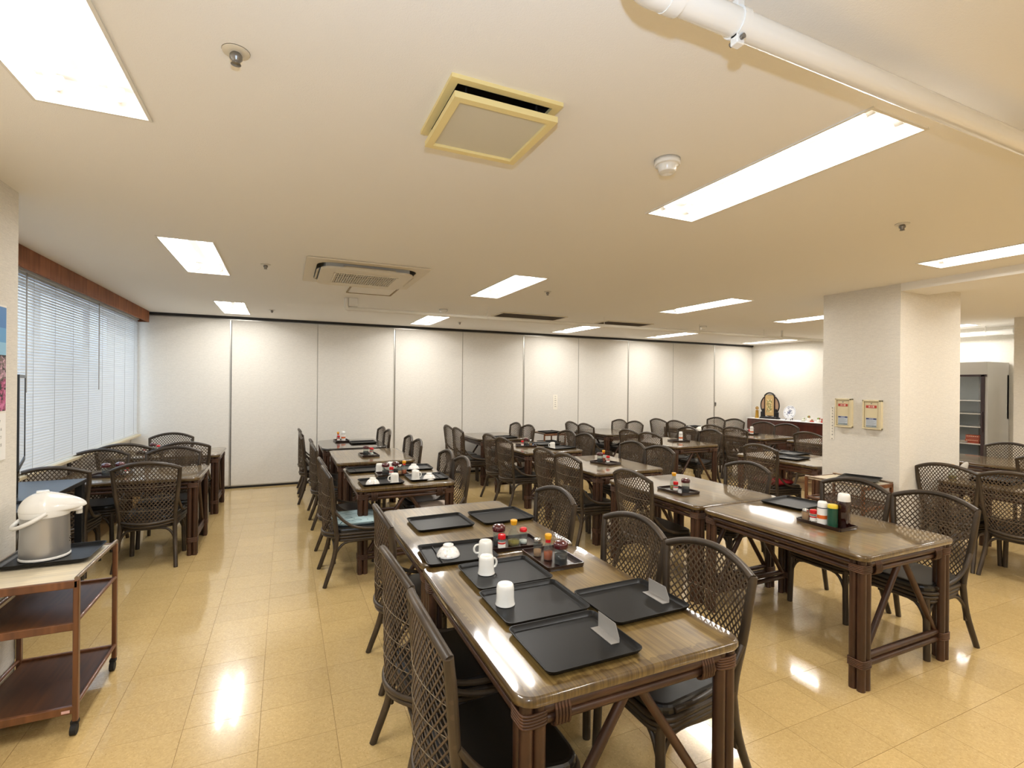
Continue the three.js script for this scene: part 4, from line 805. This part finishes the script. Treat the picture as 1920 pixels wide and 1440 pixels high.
function alarmBox(y0, y1, z0, z1, label) {
  const h = y1 - y0, w = z1 - z0, t = thing('extinguisher_cabinet', label, 'wall box', [5.22, (y0 + y1) / 2, (z0 + z1) / 2], -Math.PI / 2, 'cream wall boxes on the pillar');
  const cream = std('#d9cba6', 0.5);
  part('frame', merge([rbox(w, 0.016, 0.03, 0.003, 0, h / 2 - 0.008, 0.012), rbox(w, 0.014, 0.036, 0.003, 0, -h / 2 + 0.007, 0.014), rbox(0.014, h, 0.03, 0.003, -w / 2 + 0.007, 0, 0.012), rbox(0.026, h, 0.03, 0.003, w / 2 - 0.013, 0, 0.012)]), cream, t);
  part('door', rbox(w - 0.046, h - 0.036, 0.018, 0.002, -0.006, 0, 0.01), cream, t);
  const red = canvasTex(256, 64, (c, W, H) => { c.fillStyle = '#b63a2c'; c.fillRect(0, 0, W, H); c.strokeStyle = '#f6e4d6'; c.lineWidth = 5; c.lineCap = 'round'; strokes(c, 58, 10, 44, KANJI.put); strokes(c, 108, 10, 44, KANJI.fire); strokes(c, 158, 10, 44, KANJI.tool); });
  const sheet = canvasTex(256, 200, (c, W, H) => { c.fillStyle = '#bcc3cb'; c.fillRect(0, 0, W, H); c.fillStyle = '#39406a'; c.fillRect(4, 6, W - 8, 30); c.fillStyle = '#c7cbe0'; for (let i = 0; i < 6; i++) c.fillRect(76 + i * 18, 13, 12, 16); c.fillStyle = '#8c949b'; for (let i = 0; i < 6; i++) c.fillRect(14, 54 + i * 18, 150 + (i * 53) % 80, 6); c.fillStyle = '#7d8787'; c.fillRect(4, 166, W - 8, 24); c.fillStyle = '#5f6a6a'; c.fillRect(150, 170, 96, 16); });
  const pl = (n, a, b, x, y, tx) => part(n, new THREE.PlaneGeometry(a, b).translate(x, y, 0.0205), std('#ffffff', 0.5, { map: tx }), t);
  pl('red_label', w * 0.56, 0.026, -0.006, h * 0.27, red); pl('instruction_label', w * 0.56, 0.09, -0.006, -h * 0.27, sheet);
  part('key_hole', cyl(0.005, 0.005, 0.004, 0, 0, 0, 12).rotateX(Math.PI / 2).translate(-0.006, h * 0.38, 0.02), M.steel, t);
}
alarmBox(1.19, 1.482, -3.345, -3.175, 'cream wall box with red label, beside the paper strip on the pillar');
alarmBox(1.19, 1.475, -3.075, -2.90, 'cream wall box with red label nearer the pillar corner');
function paperStrip(w, h, n, label, pos, turn, dots) {
  const tx = canvasTex(64, 512, (c, W, H) => { c.fillStyle = '#f1ebdd'; c.fillRect(0, 0, W, H); c.strokeStyle = '#4a463e'; c.lineWidth = 3; const K = Object.values(KANJI); for (let i = 0; i < n; i++) { const y = 40 + i * (430 / n), s = Math.min(30, 360 / n); i % 3 === 2 ? strokes(c, 32 - s / 2, y, s, K[(i + 1) % 3]) : strokes(c, 32 - s / 2, y, s, [[0.2, 0.15, 0.75, 0.2], [0.45, 0, 0.4, 0.6, 0.2, 0.9], [0.3, 0.7, 0.6, 0.45, 0.85, 0.7, 0.6, 0.95]]); } });
  const t = thing('paper_strip', label, 'notice', pos, turn); part('paper', box(w, h, 0.0012, 0, 0, 0.0006), M.label, t); part('writing', new THREE.PlaneGeometry(w * 0.96, h * 0.98).translate(0, 0, 0.0015), std('#ffffff', 0.7, { map: tx }), t);
  if (dots) for (const s of LR) part('pin', cyl(0.004, 0.004, 0.004, 0, 0, 0, 10).rotateX(Math.PI / 2).translate(0, s * h * 0.47, 0.003), M.dark, t);
}
paperStrip(0.04, 0.34, 9, 'narrow white paper strip with vertical writing pinned on the pillar', [5.2185, 1.22, -3.385], -Math.PI / 2, true);
paperStrip(0.1, 0.29, 6, 'white paper notice with vertical writing on the partition', [4.79, 1.255, Z0 + 0.0045], 0, false);
// ================================================================ red cabinet and ornaments
{
  const t = thing('low_cabinet', 'long dark red wooden cabinet against the end wall', 'cabinet', [9.95, 0, -7.35]);
  part('carcass', rbox(0.4, 0.84, 1.9, 0.004, 0, 0.44, 0), M.cabinet, t);
  for (let i = 0; i < 3; i++) { const d = part('door', rbox(0.018, 0.76, 0.62, 0.003, -0.205, 0.44, -0.633 + i * 0.633), M.cabinet, t); part('knob', cyl(0.008, 0.008, 0.02, 0, 0, 0, 10).rotateZ(Math.PI / 2).translate(-0.222, 0.46, -0.633 + i * 0.633 + 0.26), M.steel, d); }
  part('plinth', box(0.36, 0.03, 1.86, 0, 0.015, 0), M.dark, t);
}
{
  const lace = canvasTex(256, 64, (c, w, h) => { c.fillStyle = '#e6e6ee'; c.fillRect(0, 0, w, h); for (let i = 0; i < 32; i++) { c.fillStyle = i % 2 ? '#b8c0dc' : '#f4f2f2'; c.fillRect(i * 8, 0, 4, h); } });
  single('runner_cloth', boxUV(box(0.425, 0.012, 1.92), 2), std('#ffffff', 0.85, { map: lace }), 'pale lace runner along the red cabinet top', 'cloth', [9.945, 0.866, -7.35]);
  const Y0 = 0.872;
  { const t = thing('gold_trophy', 'slim golden figure with ring top on the red cabinet', 'ornament', [9.86, Y0, -8.13]); const gold = std('#c79a3e', 0.3, { metalness: 0.7 });
    part('column', loft([[0.08, 0.08, 0.01, 0], [0.06, 0.06, 0.01, 0.02], [0.05, 0.05, 0.01, 0.17], [0.06, 0.06, 0.01, 0.18]], 3), gold, t); part('ring', new THREE.TorusGeometry(0.033, 0.009, 8, 24).rotateY(Math.PI / 2).translate(0, 0.225, 0), gold, t); part('orb', new THREE.SphereGeometry(0.017, 14, 10).translate(0, 0.225, 0), gold, t); }
  { const t = thing('round_screen', 'round black lacquer screen ornament with golden picture', 'ornament', [9.9, Y0, -7.83], -Math.PI / 2 + 0.1);
    const art = canvasTex(256, 384, (c, w, h) => { c.fillStyle = '#c6a772'; c.fillRect(0, 0, w, h); for (let i = 0; i < 260; i++) { c.fillStyle = ['#7d8a52', '#5f7046', '#d9c48c', '#a98a4e', '#e6d7ae'][i % 5]; c.beginPath(); c.arc(w * (0.5 + rr(-0.28, 0.28)), h * (0.5 + rr(-0.3, 0.34)), rr(3, 14), 0, 7); c.fill(); } });
    part('ring_frame', new THREE.TorusGeometry(0.235, 0.014, 8, 48).scale(0.92, 1, 1).translate(0, 0.3, 0), M.black, t);
    part('ground', boxUV(new THREE.CylinderGeometry(0.232, 0.232, 0.008, 40).rotateX(Math.PI / 2).scale(0.92, 1, 1).translate(0, 0.3, -0.002), 1), std('#b08f74', 0.6), t);
    for (const s of LR) part('upright', rbox(0.022, 0.5, 0.024, 0.005, s * 0.115, 0.29, 0.01), std('#2a0f0c', 0.3), t);
    part('arched_head', pipe([[-0.115, 0.5, 0.01], [-0.08, 0.555, 0.01], [0, 0.58, 0.01], [0.08, 0.555, 0.01], [0.115, 0.5, 0.01]], 0.017, 8, 5), M.black, t);
    part('picture', boxUV(rbox(0.205, 0.46, 0.012, 0.004, 0, 0.3, 0.012)), std('#caa86e', 0.5), t);
    part('painting', new THREE.PlaneGeometry(0.2, 0.45).translate(0, 0.3, 0.0195), std('#ffffff', 0.5, { map: art }), t);
    part('foot', merge([loft([[0.44, 0.14, 0.02, 0], [0.42, 0.12, 0.02, 0.035], [0.3, 0.08, 0.02, 0.05]], 3), ...LR.map(s => rbox(0.1, 0.14, 0.05, 0.02, s * 0.16, 0.09, 0.01)), ...LR.map(s => rbox(0.06, 0.09, 0.045, 0.02, s * 0.145, 0.18, 0.01))]), M.black, t); }
  { const t = thing('decorative_plate', 'blue and white painted plate on a stand', 'plate', [9.9, Y0, -7.35], -Math.PI / 2);
    const pt = canvasTex(256, 256, (c, w, h) => { c.fillStyle = '#eceef2'; c.fillRect(0, 0, w, h); c.strokeStyle = '#3a4472'; c.lineWidth = 5; for (let i = 0; i < 34; i++) { const a = rnd() * 6.28, r = rnd() * 105, x = 128 + r * Math.cos(a), y = 128 + r * Math.sin(a); c.beginPath(); c.arc(x, y, rr(6, 18), rr(0, 6), rr(3, 9)); c.stroke(); } c.lineWidth = 3; c.beginPath(); c.arc(128, 128, 116, 0, 7); c.stroke(); });
    const plate = new THREE.Group(); plate.name = 'plate'; plate.rotation.x = -0.2; plate.position.y = 0.02; t.add(plate);
    part('dish', lathe([[0, 0.004], [0.08, 0.004], [0.1, 0.01], [0.15, 0.024], [0.148, 0.03], [0.1, 0.016], [0.08, 0.01], [0, 0.01]], 40).rotateX(Math.PI / 2).translate(0, 0.152, 0), M.china, plate);
    part('painted_face', new THREE.CircleGeometry(0.142, 40).translate(0, 0.152, 0.0305), std('#ffffff', 0.3, { map: pt }), plate);
    part('stand', merge([pipe([[-0.06, 0.004, 0.05], [-0.05, 0.03, 0.02], [-0.03, 0.12, -0.06], [0, 0.004, -0.1]], 0.006, 6, 4), pipe([[0.06, 0.004, 0.05], [0.05, 0.03, 0.02], [0.03, 0.12, -0.06], [0, 0.004, -0.1]], 0.006, 6, 4)]), M.black, t); }
  const cols = ['#d8d6c6', '#8da05a', '#c25a4c', '#7f9a4e', '#b8473e', '#9aa77a'];
  const look = ['white', 'green', 'red', 'leafy green', 'red-hatted', 'pale green'];
  [-7.02, -6.92, -6.83, -6.71, -6.60, -6.47].forEach((z, i) => {
    const t = thing('figurine', `small ${look[i]} figurine, ${['first', 'second', 'third', 'fourth', 'fifth', 'sixth'][i]} in the row after the plate`, 'figurine', [9.88 + (i % 2) * 0.03, Y0, z], rr(0, 3), 'small figurines on the red cabinet');
    const h = [0.07, 0.12, 0.05, 0.09, 0.08, 0.11][i];
    part('body', lathe([[0, 0], [0.036, 0.001], [0.04, h * 0.25], [0.03, h * 0.55], [0.018, h * 0.7], [0, h * 0.72]], 14), i % 2 ? M.china : std(cols[i], 0.5), t); part('head', new THREE.SphereGeometry(h * 0.2 + 0.006, 12, 10).translate(0.005, h * 0.82, 0), std(cols[i], 0.5), t);
    part('ear', merge(LR.map(s => rbox(0.02, h * 0.4, 0.012, 0.005, s * 0.022, h * 0.85, 0.01))), std(cols[(i + 1) % 6], 0.5), t);
  });
}
// ================================================================ refrigerated showcase
{
  const x0 = 9.5, x1 = 10.15, z0 = -4.86, z1 = -3.86, H = 1.995, t = thing('display_refrigerator', 'tall grey glass-door refrigerator beyond the pillar', 'refrigerator', [0, 0, 0]);
  const body = std('#cbc9c3', 0.4), inside = std('#c3cac8', 0.5);
  part('cabinet', merge([boxAB(x0, x1, 0.0, 0.45, z0, z1), boxAB(x0, x1, H - 0.19, H, z0, z1), boxAB(x0 + 0.02, x1, 0.45, H - 0.19, z0, z0 + 0.05), boxAB(x0 + 0.02, x1, 0.45, H - 0.19, z1 - 0.05, z1), boxAB(x1 - 0.05, x1, 0.45, H - 0.19, z0, z1)]), body, t);
  part('liner', merge([boxAB(x1 - 0.06, x1 - 0.051, 0.45, H - 0.19, z0 + 0.05, z1 - 0.05), boxAB(x0 + 0.06, x1 - 0.06, H - 0.2, H - 0.191, z0 + 0.05, z1 - 0.05), boxAB(x0 + 0.06, x1 - 0.06, 0.4505, 0.46, z0 + 0.05, z1 - 0.05)]), inside, t);
  const d = part('door', merge([boxAB(x0 - 0.005, x0 + 0.03, 0.45, 0.52, z0 + 0.01, z1 - 0.01), boxAB(x0 - 0.005, x0 + 0.03, H - 0.22, H - 0.19, z0 + 0.01, z1 - 0.01), boxAB(x0 - 0.005, x0 + 0.03, 0.45, H - 0.19, z1 - 0.07, z1 - 0.03), boxAB(x0 - 0.005, x0 + 0.03, 0.45, H - 0.19, z0 + 0.01, z0 + 0.05)]), std('#3a2a2c', 0.4), t);
  part('pane', boxAB(x0 + 0.005, x0 + 0.01, 0.52, H - 0.22, z0 + 0.05, z1 - 0.07), M.glass, d);
  part('door_handle', rbox(0.025, 0.3, 0.02, 0.006, x0 - 0.015, 1.1, z1 - 0.05), std('#3a2a2c', 0.4), d);
  const ys = [0.74, 1.0, 1.2, 1.4];
  for (const y of ys) part('shelf', boxAB(x0 + 0.06, x1 - 0.07, y, y + 0.016, z0 + 0.05, z1 - 0.05), M.whiteGloss, t);
  for (const z of [-4.55, -4.2]) part('shelf_rail', boxAB(x1 - 0.066, x1 - 0.06, 0.46, H - 0.2, z, z + 0.02), M.steel, t);
  part('grille', merge([0.06, 0.1, 0.14, 0.18, 0.22].map(y => boxAB(x0 - 0.004, x0 + 0.002, y, y + 0.02, z0 + 0.1, z1 - 0.1))), M.dark, t);
  const boxT = canvasTex(128, 64, (c, w, h) => { c.fillStyle = '#b5512f'; c.fillRect(0, 0, w, h); c.fillStyle = '#e6cdb4'; for (let i = 0; i < 6; i++) c.fillRect(10 + i * 19, 16, 13, 10); c.fillStyle = '#8f3520'; c.fillRect(0, 40, w, 12); });
  const red = std('#ffffff', 0.6, { map: boxT });
  [[9.66, 0.757, -4.08, 'lower'], [9.66, 0.82, -4.075, 'upper'], [9.80, 0.757, -4.02, 'rear']].forEach(([x, y, z, q]) => { const g = new THREE.BoxGeometry(0.1, 0.06, 0.17); single('carton', g, red, `${q} small red carton on a refrigerator shelf`, 'box', [x, y + 0.03, z], 0, 'red cartons in the refrigerator'); });
  const pl = lathe([[0, 0], [0.045, 0], [0.07, 0.014], [0.068, 0.018], [0.04, 0.006], [0, 0.005]], 20);
  [[-4.66, 4], [-4.49, 3], [-4.33, 4], [-4.2, 2]].forEach(([z, n], i) => { for (let k = 0; k < n; k++) single('saucer', pl, M.china, `white saucer, ${['bottom', 'second', 'third', 'fourth'][k]} of the ${['first', 'second', 'third', 'fourth'][i]} stack in the refrigerator`, 'saucer', [9.62, 0.757 + k * 0.011, z], 0, 'saucers in the refrigerator'); });
  [0, 1, 2].forEach(k => tray(9.75, -4.12, Math.PI / 2, `${['bottom', 'middle', 'top'][k]} grey tray on the refrigerator floor`, { y: 0.461 + k * 0.02, group: 'trays in the refrigerator' }));
}
// ---- odds and ends on the table at the near side of the pillar
bottle('oil', 5.90, -2.655, 0, 'by the leaning plate near the pillar', TOP);
single('side_plate', lathe([[0, 0], [0.05, 0], [0.085, 0.012], [0.083, 0.016], [0.05, 0.005], [0, 0.005]], 28).rotateX(-1.2).translate(0, 0.085, 0), M.china, 'white plate leaning by the pillar on the near table', 'plate', [5.985, TOP, -2.60]);
[0, 1].forEach(k => tray(6.10, -2.40, 0.05, `${k ? 'upper' : 'lower'} black tray stacked on the table near the pillar`, { y: TOP + k * 0.0205 }));

// ---- the photographer's flash unit
{
  const t = thing('camera_flash', 'small black flash unit held above the lens', 'flash', [0.01, 1.83, 0.05]);
  t.lookAt(-1.29, 1.31, 2.93);
  part('head', rbox(0.075, 0.05, 0.09, 0.008, 0, 0, 0.05), M.black, t);
  part('flash_window', box(0.06, 0.036, 0.002, 0, 0, 0.004), std('#ffffff', 0.4, { emissive: new THREE.Color().setRGB(0.92, 0.97, 1.0), emissiveIntensity: 3 }), t);
}

scene.traverse(o => { if (o.isMesh) { o.castShadow = true; o.receiveShadow = true; } });
renderer.render(scene, camera);
